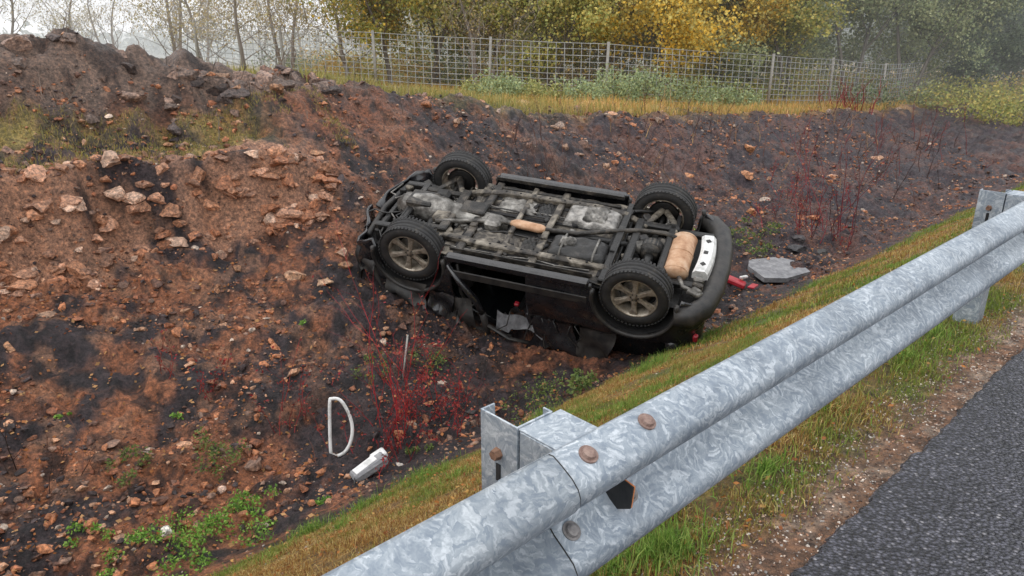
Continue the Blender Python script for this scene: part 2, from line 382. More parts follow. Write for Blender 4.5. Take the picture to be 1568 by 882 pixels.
def grass(n,t0,t1,pw,L,Wd,name):
    s=rng.uniform(.80,4.7,n);t=t0+(t1-t0)*rng.uniform(0,1,n)**pw
    edge=4.3+(fbm(s*0,t,.8,3,151)-.5)*.9
    m=(s<edge+rng.normal(0,.08,n))&((fbm(s,t,.2,3,401)+rng.normal(0,.10,n))>.39)&(s>.91+rng.normal(0,.06,n))
    s,t=s[m],t[m];k=len(s)
    lm=.25+1.5*fbm(s,t,.25,3,411)
    return blades(name,s,t,rng.uniform(*L,k)*lm,rng.uniform(*Wd,k),gcol(s,t),.95)
grass(340000,.1,6,1.15,(.015,.052),(.002,.0045),'grass_verge')
grass(100000,6,26,1.3,(.03,.07),(.005,.011),'grass_verge_far')
def tuft(s0,t0,r,n,L,cols,name,wd=(.002,.005)):
    a=rng.uniform(0,6.28,n);rr=r*np.abs(rng.normal(0,.7,n))
    s=s0+rr*np.cos(a);t=t0+rr*np.sin(a)*1.5
    return blades(name,s,t,rng.uniform(*L,n),rng.uniform(*wd,n),pick(cols,n),.75)
G=[(.16,.29,.05),(.24,.38,.07),(.12,.21,.04),(.32,.40,.1)]
tl=[(1.06,1.63,.12,900,(.03,.12)),(1.12,1.45,.10,400,(.03,.09)),(1.07,2.27,.10,400,(.03,.08)),(1.25,1.9,.12,350,(.03,.07)),(1.15,2.9,.14,350,(.03,.07)),(1.1,3.7,.16,300,(.03,.07)),(4.2,1.95,.14,500,(.05,.13)),(4.1,2.3,.12,300,(.04,.11)),(3.9,5.4,.2,400,(.05,.15)),(4.1,5.9,.2,400,(.06,.16)),(3.6,3.9,.15,300,(.04,.11)),(4.2,9.6,.3,500,(.06,.15)),(1.3,6.2,.25,400,(.03,.09)),(4.3,3.0,.2,400,(.05,.12)),(4.2,4.3,.2,400,(.05,.12)),(4.3,7.2,.25,400,(.06,.14))]
for i in range(26): tl.append((float(rng.uniform(1.1,4.2)),float(rng.uniform(1,9)),float(rng.uniform(.08,.2)),260,(.025,.085)))
for a in tl: tuft(*a[:5],G,'grass_tuft')
n=90000;s=11.3+16*rng.uniform(0,1,n)**1.5;t=rng.uniform(6,62,n)
cs=pick([(.66,.44,.18),(.62,.36,.12),(.45,.33,.1),(.32,.32,.1)],n)
wl=ss(18,9,t);cs=lerp(cs,pick([(.22,.25,.08),(.32,.30,.1)],n),wl*.7)
blades('field_grass',s,t,rng.uniform(.06,.30,n),rng.uniform(.012,.025,n),cs,.5)
n=14000;s=rng.uniform(9.8,10.9,n);t=rng.uniform(-1,6,n);m=fbm(s,t,.7,3,421)+rng.normal(0,.05,n)>.47;s,t=s[m],t[m]
blades('ledge_grass',s,t,rng.uniform(.03,.08,len(s)),rng.uniform(.005,.01,len(s)),pick([(.36,.30,.09),(.42,.30,.12),(.22,.21,.07)],len(s)),.9)
def litter(name,n,s0,s1,t0,t1,pal,sz,pw=1.3):
    s=rng.uniform(s0,s1,n);t=t0+(t1-t0)*rng.uniform(0,1,n)**pw
    x,y=st2xy(s,t);z=ground_h(s,t)+.02
    c=np.stack([x,y,z],1);a=rng.normal(size=(n,3))*[1,1,.35];a/=np.linalg.norm(a,axis=1)[:,None]
    b_=np.cross(a,rng.normal(size=(n,3))*[.5,.5,1]);b_/=np.linalg.norm(b_,axis=1)[:,None];l=rng.uniform(*sz,n)[:,None]
    V=np.stack([c-a*l*.5,c+b_*l*.33,c+a*l*.5,c-b_*l*.33],1).reshape(-1,3)
    mesh_np(name,V,np.arange(n*4).reshape(n,4),[m_leaf],np.repeat(pick(pal,n),4,axis=0))
litter('fallen_leaves',3600,.85,4.6,.1,14,[(.45,.18,.05),(.30,.11,.04),(.55,.32,.1)],(.012,.035))
litter('fallen_leaves',4500,4.6,9,.0,16,[(.42,.17,.06),(.24,.09,.05),(.5,.28,.12)],(.02,.06))

# ------------------------------------------------------------------ leafy weeds
def leafcloud(C0,n,r,lsize,cols,asp=.55):
    d=rng.normal(size=(n,3));d/=np.linalg.norm(d,axis=1)[:,None];d*=rng.uniform(0,1,(n,1))**.45*np.array(r)[None]
    c=C0+d
    a=rng.normal(size=(n,3));a/=np.linalg.norm(a,axis=1)[:,None]
    b_=np.cross(a,rng.normal(size=(n,3)));b_/=np.linalg.norm(b_,axis=1)[:,None]
    l=rng.uniform(*lsize,n)[:,None]
    V=np.stack([c-a*l*.5,c+b_*l*asp*.5,c+a*l*.5,c-b_*l*asp*.5],1).reshape(-1,3)
    F=np.arange(n*4).reshape(n,4)
    return V,F,np.repeat(cols,4,axis=0)
def weed(name,s0,t0,r,n,h,pal=G,lsize=(.02,.05)):
    k=max(3,n//45);Vs=[];Fs=[];Cs=[];o=0
    for i in range(k):
        a=random.uniform(0,6.28);q=r*math.sqrt(random.random());p=P(s0+q*math.cos(a),t0+q*math.sin(a),h*random.uniform(.05,.65))
        V,F,c=leafcloud(np.array(p)[None],n//k,(r*.32,r*.32,h*.35),lsize,pick(pal,n//k))
        Vs.append(V);Fs.append(F+o);Cs.append(c);o+=len(V)
    mesh_np(name,np.concatenate(Vs),np.concatenate(Fs),[m_leaf],np.concatenate(Cs))
GW=[(.16,.32,.05),(.22,.40,.07),(.30,.48,.09),(.10,.20,.04)]
GD=[(.10,.16,.045),(.16,.22,.06),(.21,.25,.075)]
for a in [(6.31,1.33,.18,400,.2,GD),(6.02,2.03,.22,560,.3,GD),(5.3,1.95,.22,560,.15,GW),(5.25,1.45,.32,850,.15,GW),(5.35,1.0,.25,450,.12,GW),(5.73,.9,.18,240,.12,GW),(5.0,1.7,.3,550,.12,GW),(4.8,1.2,.3,500,.1,GW),(6.22,3.76,.2,320,.24,GD),(6.2,4.6,.25,380,.32,GD),(4.75,4.8,.32,700,.38,GD),(4.6,5.3,.25,300,.25,GD),(4.9,2.4,.12,120,.08,GW),(5.0,3.5,.14,160,.1,GD),(7.5,3.6,.1,80,.08,GW),(7.2,1.1,.08,70,.07,GW),(6.8,2.0,.1,80,.08,GW),(6.9,10.5,.6,700,.25,GW),(6.3,11.4,.5,500,.2,GD),(5.6,9.4,.3,250,.12,GD),(6.6,12.5,.4,300,.2,GD)]:
    weed('green_weed',*a,(.015,.04) if a[1]<5 else (.03,.06))

# ------------------------------------------------------------------ twiggy shrubs
def shrub(name,s0,t0,n,h,spread,pal,r=.006,base=.12,leaves=0):
    V=[];F=[];Cc=[];tips=[]
    for i in range(n):
        p=P(s0+random.gauss(0,base),t0+random.gauss(0,base),-.02)
        hh=h*random.uniform(.35,1.05);a=random.uniform(0,6.28);l=random.uniform(.05,1)*spread
        d=Vector((math.cos(a)*l,math.sin(a)*l,1)).normalized()
        col=np.array(random.choice(pal))*random.uniform(.6,1.3)
        def stem(p,d,L,rr,depth):
            steps=6 if depth==0 else 4;q=p.copy();pts=[q.copy()];dd=d.copy()
            for k in range(steps):
                dd=(dd+Vector((random.gauss(0,.13),random.gauss(0,.13),random.gauss(0,.06)))).normalized();q=q+dd*L/steps;pts.append(q.copy())
            o=len(V);tips.extend(pts[2:])
            for k,pt in enumerate(pts):
                w=rr*(1-.75*k/steps)
                for m in range(3):
                    an=2.094*m;V.append((pt.x+w*math.cos(an),pt.y+w*math.sin(an),pt.z+w*.3*m));Cc.append(col)
            for k in range(steps):
                for m in range(3):F.append((o+k*3+m,o+k*3+(m+1)%3,o+k*3+3+(m+1)%3,o+k*3+3+m))
            if depth<2:
                for k in range(1,len(pts)):
                    if random.random()<(.6 if depth==0 else .35):
                        nd=(dd+Vector((random.gauss(0,.6),random.gauss(0,.6),random.uniform(-.1,.5)))).normalized()
                        stem(pts[k],nd,L*random.uniform(.25,.45),rr*.6,depth+1)
        stem(p,d,hh,r,0)
    V=np.array(V);F=np.array(F);Cc=np.array(Cc);mi=np.zeros(len(F))
    if leaves:
        tp=np.array([q[:] for q in tips]);c=tp[rng.integers(0,len(tp),leaves)]+rng.normal(0,.03,(leaves,3))
        LV,LF,LC=leafcloud(c,leaves,(.02,.02,.02),(.02,.045),pick([(.30,.035,.04),(.20,.03,.03),(.38,.07,.05)],leaves))
        LF=LF+len(V);V=np.concatenate([V,LV]);F=np.concatenate([F,LF]);Cc=np.concatenate([Cc,LC]);mi=np.concatenate([mi,np.ones(leaves)])
    return mesh_np(name,V,F,[m_twig,m_leaf],Cc,mi)
RED=[(.32,.025,.03),(.42,.035,.04),(.24,.025,.025)]
RD2=[(.26,.035,.045),(.18,.035,.04),(.32,.04,.05),(.10,.04,.04)]
BR=[(.10,.05,.04),(.16,.07,.05),(.07,.04,.035)]
shrub('red_shrub',5.3,3.45,10,1.65,.35,RED,.0055,.10,80)
shrub('red_shrub',5.35,3.8,22,.8,1.3,RED,.005,.24,700)
shrub('red_shrub',5.2,3.3,10,.5,1.3,RED,.0045,.2,200)
shrub('red_shrub',6.2,2.75,8,.6,.8,[(.24,.035,.035),(.3,.05,.04)],.005,.15,80)
shrub('red_shrub',7.1,2.3,8,.4,1.0,[(.3,.05,.04),(.22,.04,.03)],.005,.2,160)
shrub('red_shrub',5.75,13.5,11,2.1,.25,RD2,.009,.3,80)
shrub('red_shrub',6.2,13.0,18,.9,.7,RD2,.008,.45,600)
shrub('red_shrub',7.0,15.0,12,.9,.6,RD2,.009,.6,300)
shrub('red_shrub',11.5,27,20,1.2,.6,[(.3,.05,.06)],.02,.5,150)
shrub('bare_shrub',9.4,9.6,20,1.1,.6,BR,.008,.4)
shrub('bare_shrub',7.6,19,24,1.1,.7,BR+[(.2,.05,.05)],.011,.9,120)
shrub('bare_shrub',8.3,24,24,1.2,.7,BR+[(.2,.05,.05)],.013,1.2,120)
shrub('bare_shrub',10,16,22,.9,.7,BR,.009,.9)
shrub('bare_shrub',9.8,12.5,20,.8,.7,BR,.008,.7)
shrub('bare_shrub',5.7,3.0,10,.55,1.2,BR,.004,.2)
shrub('bare_shrub',6.6,1.0,6,.6,.8,BR,.004,.2)
shrub('bramble',4.9,4.6,10,.7,1.5,[(.12,.03,.03),(.08,.05,.03)],.004,.2)
shrub('dead_stalks',6.9,.5,4,.9,.3,[(.06,.04,.035)],.006,.15)
shrub('bare_shrub',11.3,3.5,30,.5,.9,[(.2,.15,.12),(.12,.1,.08)],.007,1.0)
shrub('bare_shrub',11.5,6.5,30,.6,.9,[(.2,.15,.12),(.12,.1,.08)],.007,1.0)
for (s0,t0) in [(11.2,14),(11.3,18),(11,23),(11.2,29),(11,36)]:
    shrub('dry_stalks',s0,t0,26,.55,.5,[(.5,.32,.14),(.32,.18,.1)],.009,1.3)
BG=[(.32,.40,.23),(.40,.48,.28),(.23,.29,.15),(.46,.50,.24)]
for s0,t0,h in [(16.5,14.9,.9),(15.2,16.9,.9),(15.0,18.6,1.2),(14.7,19.9,1.3),(14.1,21.5,1.2),(13.6,23.2,.9),(16,16,.7),(13.3,33,.9),(17.5,15.2,.7)]:
    weed('broom_bush',s0,t0,.75,1700,h,BG if h>.8 else [(.45,.44,.18),(.3,.33,.13)],(.05,.12))

# ------------------------------------------------------------------ fence
fn=[(27.5,10.5),(24.8,12.4),(21.9,14.2),(18.9,16.6),(16.2,19.3),(13.6,25.2),(12.7,32.9),(12.8,43),(13.1,57),(13.5,75)]
m_wire=M_mix('fence_wire',[(.3,(.34,.35,.35)),(.7,(.52,.53,.53))],5,.6,metal=.1)
m_post=M_mix('fence_post_wood',[(.3,(.24,.23,.21)),(.7,(.38,.36,.33))],9,.9)
b=MB()
full=[]
for i in range(len(fn)-1):
    d=math.dist(fn[i],fn[i+1]);k=max(1,round(d/5))
    for j in range(k): full.append((fn[i][0]+(fn[i+1][0]-fn[i][0])*j/k,fn[i][1]+(fn[i+1][1]-fn[i][1])*j/k))
full.append(fn[-1])
for i,(s0,t0) in enumerate(full):
    p=P(s0,t0,-.1);b.tube([p,p+Vector((random.gauss(0,.03),random.gauss(0,.03),1.95))],.05,m_post,6)
for i in range(len(full)-1):
    a=P(*full[i]);c=P(*full[i+1])
    for hgt in [.1,.28,.46,.64,.82,1.0,1.2,1.4,1.6,1.78]:
        b.tube([a+Vector((0,0,hgt)),a.lerp(c,.5)+Vector((0,0,hgt-.02)),c+Vector((0,0,hgt))],.0125,m_wire,3,False)
    L=(c-a).length;n=int(L/.26)
    for j in range(1,n):
        p=a.lerp(c,j/n);b.tube([p+Vector((0,0,.08)),p+Vector((0,0,1.78))],.011,m_wire,3,False)
b.obj('wire_fence')

# ------------------------------------------------------------------ trees
def tree_mesh(name,H,crown_r,base_h,nleaf,pal,lsize,bare=False,trunks=1,seed=0,bcol=(.16,.14,.12)):
    random.seed(seed);V=[];F=[];Cc=[];tips=[]
    bc=np.array(bcol)
    def tube(pts,rs,n):
        o=len(V);
        for pt,w in zip(pts,rs):
            for m in range(n):
                an=6.283*m/n;V.append((pt.x+w*math.cos(an),pt.y+w*math.sin(an),pt.z));Cc.append(bc*random.uniform(.8,1.2))
        for k in range(len(pts)-1):
            for m in range(n):F.append((o+k*n+m,o+k*n+(m+1)%n,o+(k+1)*n+(m+1)%n,o+(k+1)*n+m))
    def branch(p,d,L,r,depth):
        steps=7 if depth==0 else 5;q=p.copy();pts=[p.copy()];rs=[r];dd=d.copy()
        wob=.12 if depth==0 else .24
        for k in range(steps):
            dd=(dd+Vector((random.gauss(0,wob),random.gauss(0,wob),random.gauss(0,wob*.5)+.03*depth))).normalized()
            q=q+dd*L/steps;pts.append(q.copy());rs.append(r*(1-.8*(k+1)/steps))
        tube(pts,rs,6 if depth==0 else (4 if depth<2 else 3))
        if depth>=2: tips.extend(pts[1:])
        if depth<(4 if bare else 3):
            nb={0:17,1:6,2:4,3:3}[depth]
            for k in range(nb):
                u=random.uniform(.08 if depth==0 else .25,1)
                if depth==0: u=max(u,base_h/H)
                i=min(int(u*steps),steps-1);pp=pts[i].lerp(pts[i+1],u*steps-i)
                a=random.uniform(0,6.28)
                nd=(dd*.45+Vector((math.cos(a),math.sin(a),random.uniform(-.25,.6)))).normalized()
                LL=crown_r*(1.05-.55*u)*random.uniform(.7,1.1) if depth==0 else L*random.uniform(.35,.6)
                branch(pp,nd,LL,max(rs[i]*.45,.006),depth+1)
    for k in range(trunks):
        a=random.uniform(0,6.28)
        branch(Vector((random.gauss(0,.25)*(trunks>1),random.gauss(0,.25)*(trunks>1),-.3)),Vector((math.cos(a)*.12*trunks,math.sin(a)*.12*trunks,1)).normalized(),H*random.uniform(.8,1),.04+.009*H/math.sqrt(trunks),0)
    V=np.array(V);F=np.array(F);Cc=np.array(Cc)
    tp=np.array([t[:] for t in tips]);n=nleaf
    c=tp[rng.integers(0,len(tp),n)]+rng.normal(0,.24,(n,3))
    a=rng.normal(size=(n,3));a/=np.linalg.norm(a,axis=1)[:,None];b_=np.cross(a,rng.normal(size=(n,3)));b_/=np.linalg.norm(b_,axis=1)[:,None]
    l=rng.uniform(*lsize,n)[:,None]
    LV=np.stack([c-a*l*.5,c+b_*l*.38,c+a*l*.5,c-b_*l*.38],1).reshape(-1,3)
    sh=.6+.85*vn(c[:,0]/.7,c[:,2]/.7+c[:,1],seed)[:,None]
    lc=np.repeat(pick(pal,n)*sh,4,axis=0);LF=np.arange(n*4).reshape(n,4)+len(V)
    return mesh_np(name,np.concatenate([V,LV]),np.concatenate([F,LF]),[m_twig,m_leaf],np.concatenate([Cc,lc]),np.concatenate([np.zeros(len(F)),np.ones(n)]))
olive=[(.36,.37,.12),(.48,.45,.15),(.28,.31,.10),(.58,.48,.15)]
yel=[(.78,.52,.09),(.68,.48,.11),(.58,.48,.14),(.48,.42,.15)]
grey=[(.27,.31,.17),(.34,.36,.20),(.22,.26,.14),(.40,.41,.22)]
darkg=[(.15,.19,.12),(.19,.23,.14),(.12,.16,.10),(.22,.26,.15)]
protos={
 'bare':tree_mesh('bare_tree',7,3.2,.8,2500,[(.44,.38,.2),(.46,.34,.18)],(.06,.1),True,2,11,(.26,.225,.20)),
 'bare2':tree_mesh('bare_tree',6,3.4,.6,4000,[(.5,.4,.24),(.42,.37,.2)],(.06,.1),True,1,12,(.28,.245,.22)),
 'olive':tree_mesh('oak_tree',8,3.3,.3,24000,olive,(.09,.16),False,2,13),
 'olive2':tree_mesh('oak_tree',7,3.5,.3,22000,olive+yel[:1],(.09,.16),False,1,14),
 'yellow':tree_mesh('yellow_oak_tree',7.5,3.2,.5,22000,yel,(.09,.15),False,1,15),
 'grey':tree_mesh('grey_green_tree',9,3.9,.2,30000,grey,(.09,.16),False,2,16),
 'dark':tree_mesh('dark_green_tree',12,3.4,.4,28000,darkg,(.10,.17),False,1,17)}
used=set()
def place(kind,xw,yw,sc=1.0):
    s,t=xy2st(xw,yw);s=float(s);t=float(t);o=protos[kind]
    if kind in used:
        n=bpy.data.objects.new(o.name.split('.')[0],o.data);SC.collection.objects.link(n);o=n
    used.add(kind)
    o.location=(xw,yw,float(ground_h(np.array([s]),np.array([t]),False)[0]));o.rotation_euler=(0,0,random.uniform(0,6.28));o.scale=(sc,sc,sc*random.uniform(.9,1.1))
random.seed(77)
L=[('bare2',-9.4,27,1.0),('bare',-14.5,34,1.0),('bare2',-20.5,36,.8),('bare',-22,33,.8),('bare',-9.2,33,1.1),('bare2',-6.0,28,1.0),('bare',-22.8,45,.9),('bare2',-17.3,44,1.0),('bare2',-12,30,.9),
('olive2',-4.4,28,.9),('olive',-2.8,30,1.0),('bare',-1.5,27,1.0),('olive2',-.4,31,1.1),('olive',1.3,28,.85),('bare',2.5,30,1.0),('olive',4.2,32,1.1),('yellow',5.3,28,1.0),('yellow',8.2,30.5,1.0),('olive2',7.9,38,1.0),('yellow',4.1,40,1.0),('olive',2.0,34,1.0),('olive2',6.6,34,1.0),
('olive',9.8,32,1.0),('grey',11.8,31,1.0),('grey',15.2,33,1.1),('grey',17.4,33,.95),('dark',21.5,36,1.0),('dark',25.5,39,1.1),('yellow',27.2,37,.8),('dark',29.2,50,1.1),('grey',36.7,58,1),('dark',23.6,46,1),('grey',18.5,44,1.1),('dark',16.2,48,1.0),('olive',12.6,46,1.1),('grey',9.0,50,1.1),('olive2',3.2,46,1.1),('olive',-1,44,1.1),('olive2',-5.3,43,1.0),('bare2',-9.5,50,1.1),('bare2',-14,52,1.2),('bare2',-19.3,60,1.0),('dark',43,62,1.0),('grey',-3.6,60,1.1),('grey',15.5,64,1.2),('dark',24.3,64,1.1),('dark',31.9,68,1.1),('dark',40.6,54,1.1),('grey',35.4,44,1),('dark',49.6,60,1),('bare',-26.7,35,.9),('bare2',-33,40,1),('bare',-35,60,1),('grey',7.7,72,1.2),('grey',.4,74,1.2),('bare',-24,56,1.1)]
for a in L: place(*a)
for k,o in protos.items():
    if k not in used: bpy.data.objects.remove(o)
Vs=[];Fs=[];Cs=[];o=0
for i in range(240):
    az=random.uniform(-42,42);d=random.uniform(84,125);xw=d*math.sin(math.radians(az));yw=d*math.cos(math.radians(az))
    zt=random.uniform(-4,-1.5) if az<-9 else random.uniform(-2,5)
    pale=(.42,.43,.38) if az<10 else (.20,.24,.18)  # left-hand foliage is paler: mist haze put into the leaf colour
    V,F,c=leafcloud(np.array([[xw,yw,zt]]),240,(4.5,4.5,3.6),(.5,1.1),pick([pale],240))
    Vs.append(V);Fs.append(F+o);Cs.append(c);o+=len(V)
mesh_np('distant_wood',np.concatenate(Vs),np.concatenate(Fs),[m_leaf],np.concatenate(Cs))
Vs=[];Fs=[];Cs=[];o=0
for i in range(220):
    d=random.uniform(28,46);xw=random.uniform(-.30,.85)*d;yw=d
    s0,t0=xy2st(xw,yw);z0=float(ground_h(np.array([s0]),np.array([t0]),False)[0])
    r=random.uniform(.6,1.4);n=420
    V,F,c=leafcloud(np.array([[xw,yw,z0+r*.5]]),n,(r*1.3,r*1.3,r*.8),(.09,.17),pick(random.choice([olive,grey,olive,darkg,[(.56,.40,.15)]]),n))
    Vs.append(V);Fs.append(F+o);Cs.append(c);o+=len(V)
mesh_np('scrub_hedge',np.concatenate(Vs),np.concatenate(Fs),[m_leaf],np.concatenate(Cs))
# mist lying over the wood (single-scatter volume; the emission term stands for the multiply scattered skylight inside it)
mm=bpy.data.materials.new('mist');mm.use_nodes=True;nt=mm.node_tree;nt.nodes.clear()
vs=nt.nodes.new('ShaderNodeVolumePrincipled');vs.inputs['Density'].default_value=.0062;vs.inputs['Color'].default_value=(1,1,1,1)
vs.inputs['Emission Strength'].default_value=.0036;vs.inputs['Emission Color'].default_value=(.95,.98,1,1)
ou=nt.nodes.new('ShaderNodeOutputMaterial');nt.links.new(vs.outputs[0],ou.inputs['Volume'])
b=MB();b.box((0,98,10),(360,142,60),mm,None,.01);b.obj('mist')

# ------------------------------------------------------------------ guard rail
rail=bpy.data.objects.new('guardrail',None);SC.collection.objects.link(rail)
def rp(s,t,z): x,y=st2xy(s,t);return Vector((x,y,z))
prof=[(.0,0),(.012,.001),(.035,-.010),(.062,-.026),(.078,-.042),(.084,-.058),(.083,-.074),(.072,-.092),(.045,-.112),(.018,-.130),(.004,-.144),(.0,-.155),(.004,-.166),(.018,-.180),(.045,-.198),(.072,-.218),(.083,-.236),(.084,-.252),(.078,-.268),(.062,-.284),(.035,-.300),(.012,-.309),(0,-.310)]
BACK=.875;TOP=.705
def beam(t0,t1,off,name,mat=None,th=.004):
    V=[];F=[];ts=np.linspace(t0,t1,max(2,int((t1-t0)/.5)+1));n=len(prof)
    for tq in ts:
        for (d,zz) in prof: V.append(rp(BACK-d-off,tq,TOP+zz+off*.6))
    for i in range(len(ts)-1):
        for k in range(n-1):F.append((i*n+k,i*n+k+1,(i+1)*n+k+1,(i+1)*n+k))
    b=MB();b.add(V,F,mat or m_galv,True);o=b.obj(name,rail)
    so=o.modifiers.new('sol','SOLIDIFY');so.thickness=th;so.offset=0
beam(-8,.905,.009,'beam_near')
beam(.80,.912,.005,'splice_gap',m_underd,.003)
beam(.78,4.38,.0,'beam_1')
e=4.28
while e<70:
    beam(e,e+4.1,.005 if round(e/4)%2 else 0,'beam');e+=4.0
RM=Matrix(((-.682,.731,0),(.731,.682,0),(0,0,1)))
def post(t0,name):
    b=MB()
    zt=TOP-.012;zb=-1.2;hs=zt-zb;zc=(zt+zb)/2
    for (s0,tq,w,l) in [(1.065,t0-.055,.12,.005),(1.008,t0,.005,.105),(1.122,t0-.035,.005,.035),(1.02,t0+.05,.025,.005)]:
        b.box(rp(s0,tq,zc),(w,l,hs),m_galv,RM,.001)
    b.box(rp(.94,t0+.012,TOP-.018),(.13,.13,.005),m_galv,RM,.001)
    b.box(rp(.94,t0-.052,TOP-.17),(.12,.005,.30),m_galv,RM,.001)
    b.box(rp(.94,t0+.076,TOP-.17),(.12,.005,.30),m_galv,RM,.001)
    b.box(rp(1.0,t0+.012,TOP-.17),(.005,.12,.29),m_galv,RM,.001)
    for zz in(-.10,-.22):
        p=rp(1.065,t0-.058,TOP+zz);d=rp(1.065,t0-.075,TOP+zz)
        b.tube([p,d],[.015,.012],m_rust,6,smooth=False)
        b.box(rp(1.065,t0-.0585,TOP+zz-.05),(.014,.004,.045),m_dark,RM,.001)
    b.obj(name,rail)
for i in range(18): post(1.01+3.45*i,'post')
post(-2.4,'post')
def reflector(t0):
    b=MB();tri=[(.876,-.105),(.876,-.215),(.800,-.175),(.795,-.120)]
    for dt,mt in((0,m_plastic),(.004,m_amber)):
        V=[rp(s0,t0+dt,TOP+zz) for s0,zz in tri]+[rp(s0,t0+dt+.004,TOP+zz) for s0,zz in tri]
        b.add(V,[(0,1,2,3),(7,6,5,4)]+[(i,i+4,(i+1)%4+4,(i+1)%4) for i in range(4)],mt)
    b.obj('reflector',rail)
reflector(1.09);reflector(8.0)
def bolt(t0,d,zz,nd,nz,mat,name):
    p=rp(BACK-d,t0,TOP+zz);q=rp(BACK-d-nd*.011,t0,TOP+zz+nz*.011);w=rp(BACK-d-nd*.004,t0,TOP+zz+nz*.004);q2=rp(BACK-d-nd*.014,t0,TOP+zz+nz*.014)
    b=MB();b.tube([p,w],[.021,.021],mat,20,smooth=False);b.tube([w,q,q2],[.016,.014,.008],mat,12,smooth=False);b.obj(name,rail)
m_boltr=M_mix('bolt_steel',[(.35,(.17,.10,.085)),(.65,(.34,.24,.20))],40,.6,metal=.3)
m_boltg=M_mix('bolt_galv',[(.35,(.18,.17,.17)),(.65,(.32,.30,.29))],40,.55,metal=.4)
for t0 in(.985,1.175): 
    bolt(t0,.042,-.012,.45,.89,m_boltr,'bolt')
    bolt(t0-.03,.030,-.186,.6,.8,m_boltg,'bolt')
for i in range(1,12):
    for dt in(0,.2):
        bolt(4.0*i+.4+dt,.042,-.012,.45,.89,m_boltr,'bolt');bolt(4.0*i+.4+dt,.032,-.188,.6,.8,m_boltg,'bolt')

# ------------------------------------------------------------------ overturned car
car=bpy.data.objects.new('overturned_suv',None);SC.collection.objects.link(car)
Fv=Vector((-.939,.333,.085)).normalized();Uv=Vector((.036,.368,-.929));Uv=(Uv-Fv*Uv.dot(Fv)).normalized();Lv=Uv.cross(Fv)
M=Matrix.Identity(4)
for i in range(3): M[i][0]=Fv[i];M[i][1]=Lv[i];M[i][2]=Uv[i]
M.translation=Vector((.355,8.93,-.905));car.matrix_world=M
WB=1.39;TR=.80;RW=.39
XR=-2.16
def side_y(x): return .93-.03*ss(.8,2.2,x)-.05*ss(-1.4,-2.2,x)
def plan():
    xf,xr=2.25,XR;rf,rr=.5,.3
    right=[(x,-float(side_y(np.array(x)))) for x in np.arange(xf-rf,xr+rr-.001,-.025)]
    y0=-right[-1][1]
    for a in np.linspace(8,90,9): right.append((xr+rr-rr*math.sin(math.radians(a)),-(y0-rr+rr*math.cos(math.radians(a)))))
    for yy in np.linspace(-(y0-rr),0,7)[1:]: right.append((xr-.03*(1-(yy/.6)**2),yy))
    fr=[];y1=float(side_y(np.array(xf-rf)))
    for yy in np.linspace(0,-(y1-rf),7)[:-1]: fr.append((xf+.05*(1-(yy/.45)**2),yy))
    for a in np.linspace(90,0,10)[:-1]: fr.append((xf-rf+rf*math.sin(math.radians(a)),-(y1-rf+rf*math.cos(math.radians(a)))))
    return fr+right
half=plan();rows=12
def zlim(x,y):
    side=abs(y)>.6
    zb=-.09
    if x>1.7: zb=-.09+.14*ss(1.8,2.25,np.array(x))
    if x<-1.8: zb=-.05+.10*ss(-1.8,-2.2,np.array(x))
    if side:
        for xa in(WB,-WB):
            if abs(x-xa)<.47: zb=max(zb,.06+math.sqrt(.47**2-(x-xa)**2)*1.0)
    zt=.60 if x<1.0 else .60-.16*float(ss(1.0,2.25,np.array(x)))
    return float(zb),zt
def body(sign,hole):
    V=[];F=[];n=len(half)
    for i,(x,y) in enumerate(half):
        zb,zt=zlim(x,y)
        j0=half[max(i-1,0)];j1=half[min(i+1,n-1)];d=Vector((j1[0]-j0[0],j1[1]-j0[1]));nn=Vector((d.y,-d.x));nn.normalize()
        if nn.dot(Vector((x*.3,y)))<0: nn=-nn
        for k in range(rows):
            z=zb+(zt-zb)*k/(rows-1)
            inset=.055*((z-.22)/.38)**2+.03*max(0,1-abs(z-.12)/.06)*.4
            cr=.024+(.08 if x>1.75 else 0)+(.03 if x<-1.9 else 0)
            inset+=cr*(float(vn(np.array([x*4+y*3]),np.array([z*7+sign*5]),9)[0])-.5)*2
            V.append((x-nn.x*inset,(y-nn.y*inset)*sign,z+cr*.5*(float(vn(np.array([x*5+y*4]),np.array([sign*3.]),19)[0])-.5)))
    for i in range(n-1):
        xm=(half[i][0]+half[i+1][0])/2
        kk=range(0,1) if hole and abs(half[i][1])>.85 and -.12<xm<.82 else range(rows-1)
        for k in kk:
            f=(i*rows+k,(i+1)*rows+k,(i+1)*rows+k+1,i*rows+k+1);F.append(f if sign>0 else f[::-1])
    b=MB();b.add(V,F,m_paint,True);return b
o=body(1,True).obj('body_shell_right',car);md=o.modifiers.new('s','SOLIDIFY');md.thickness=.03;md.offset=-1
o=body(-1,False).obj('body_shell_left',car);md=o.modifiers.new('s','SOLIDIFY');md.thickness=.03;md.offset=-1
b=MB()
for sg in(-1,1):
    for xa in(WB,-WB):
        pts=[(xa+.48*math.cos(a),sg*.935,.06+.48*math.sin(a)) for a in np.linspace(-.2,math.pi+.2,26)]
        b.tube(pts,.035,m_plastic,6,flat=.8)
        V=[];F=[]
        for i,a in enumerate(np.linspace(-.1,math.pi+.1,20)):
            for yy in(.93,.52): V.append((xa+.47*math.cos(a),sg*yy,.06+.47*math.sin(a)))
        for i in range(19):F.append((i*2,i*2+1,i*2+3,i*2+2))
        b.add(V,F,m_dark,True)
    b.box((0,sg*.90,-.085),(1.75,.10,.10),m_paint,None,.03)
    b.box((0,sg*.80,-.125),(1.75,.012,.05),m_under2,None,.003)
    b.box((-.0,sg*.955,.12),(1.72,.02,.10),m_plastic,None,.008)
b.obj('arches_and_sills',car)
b=MB()
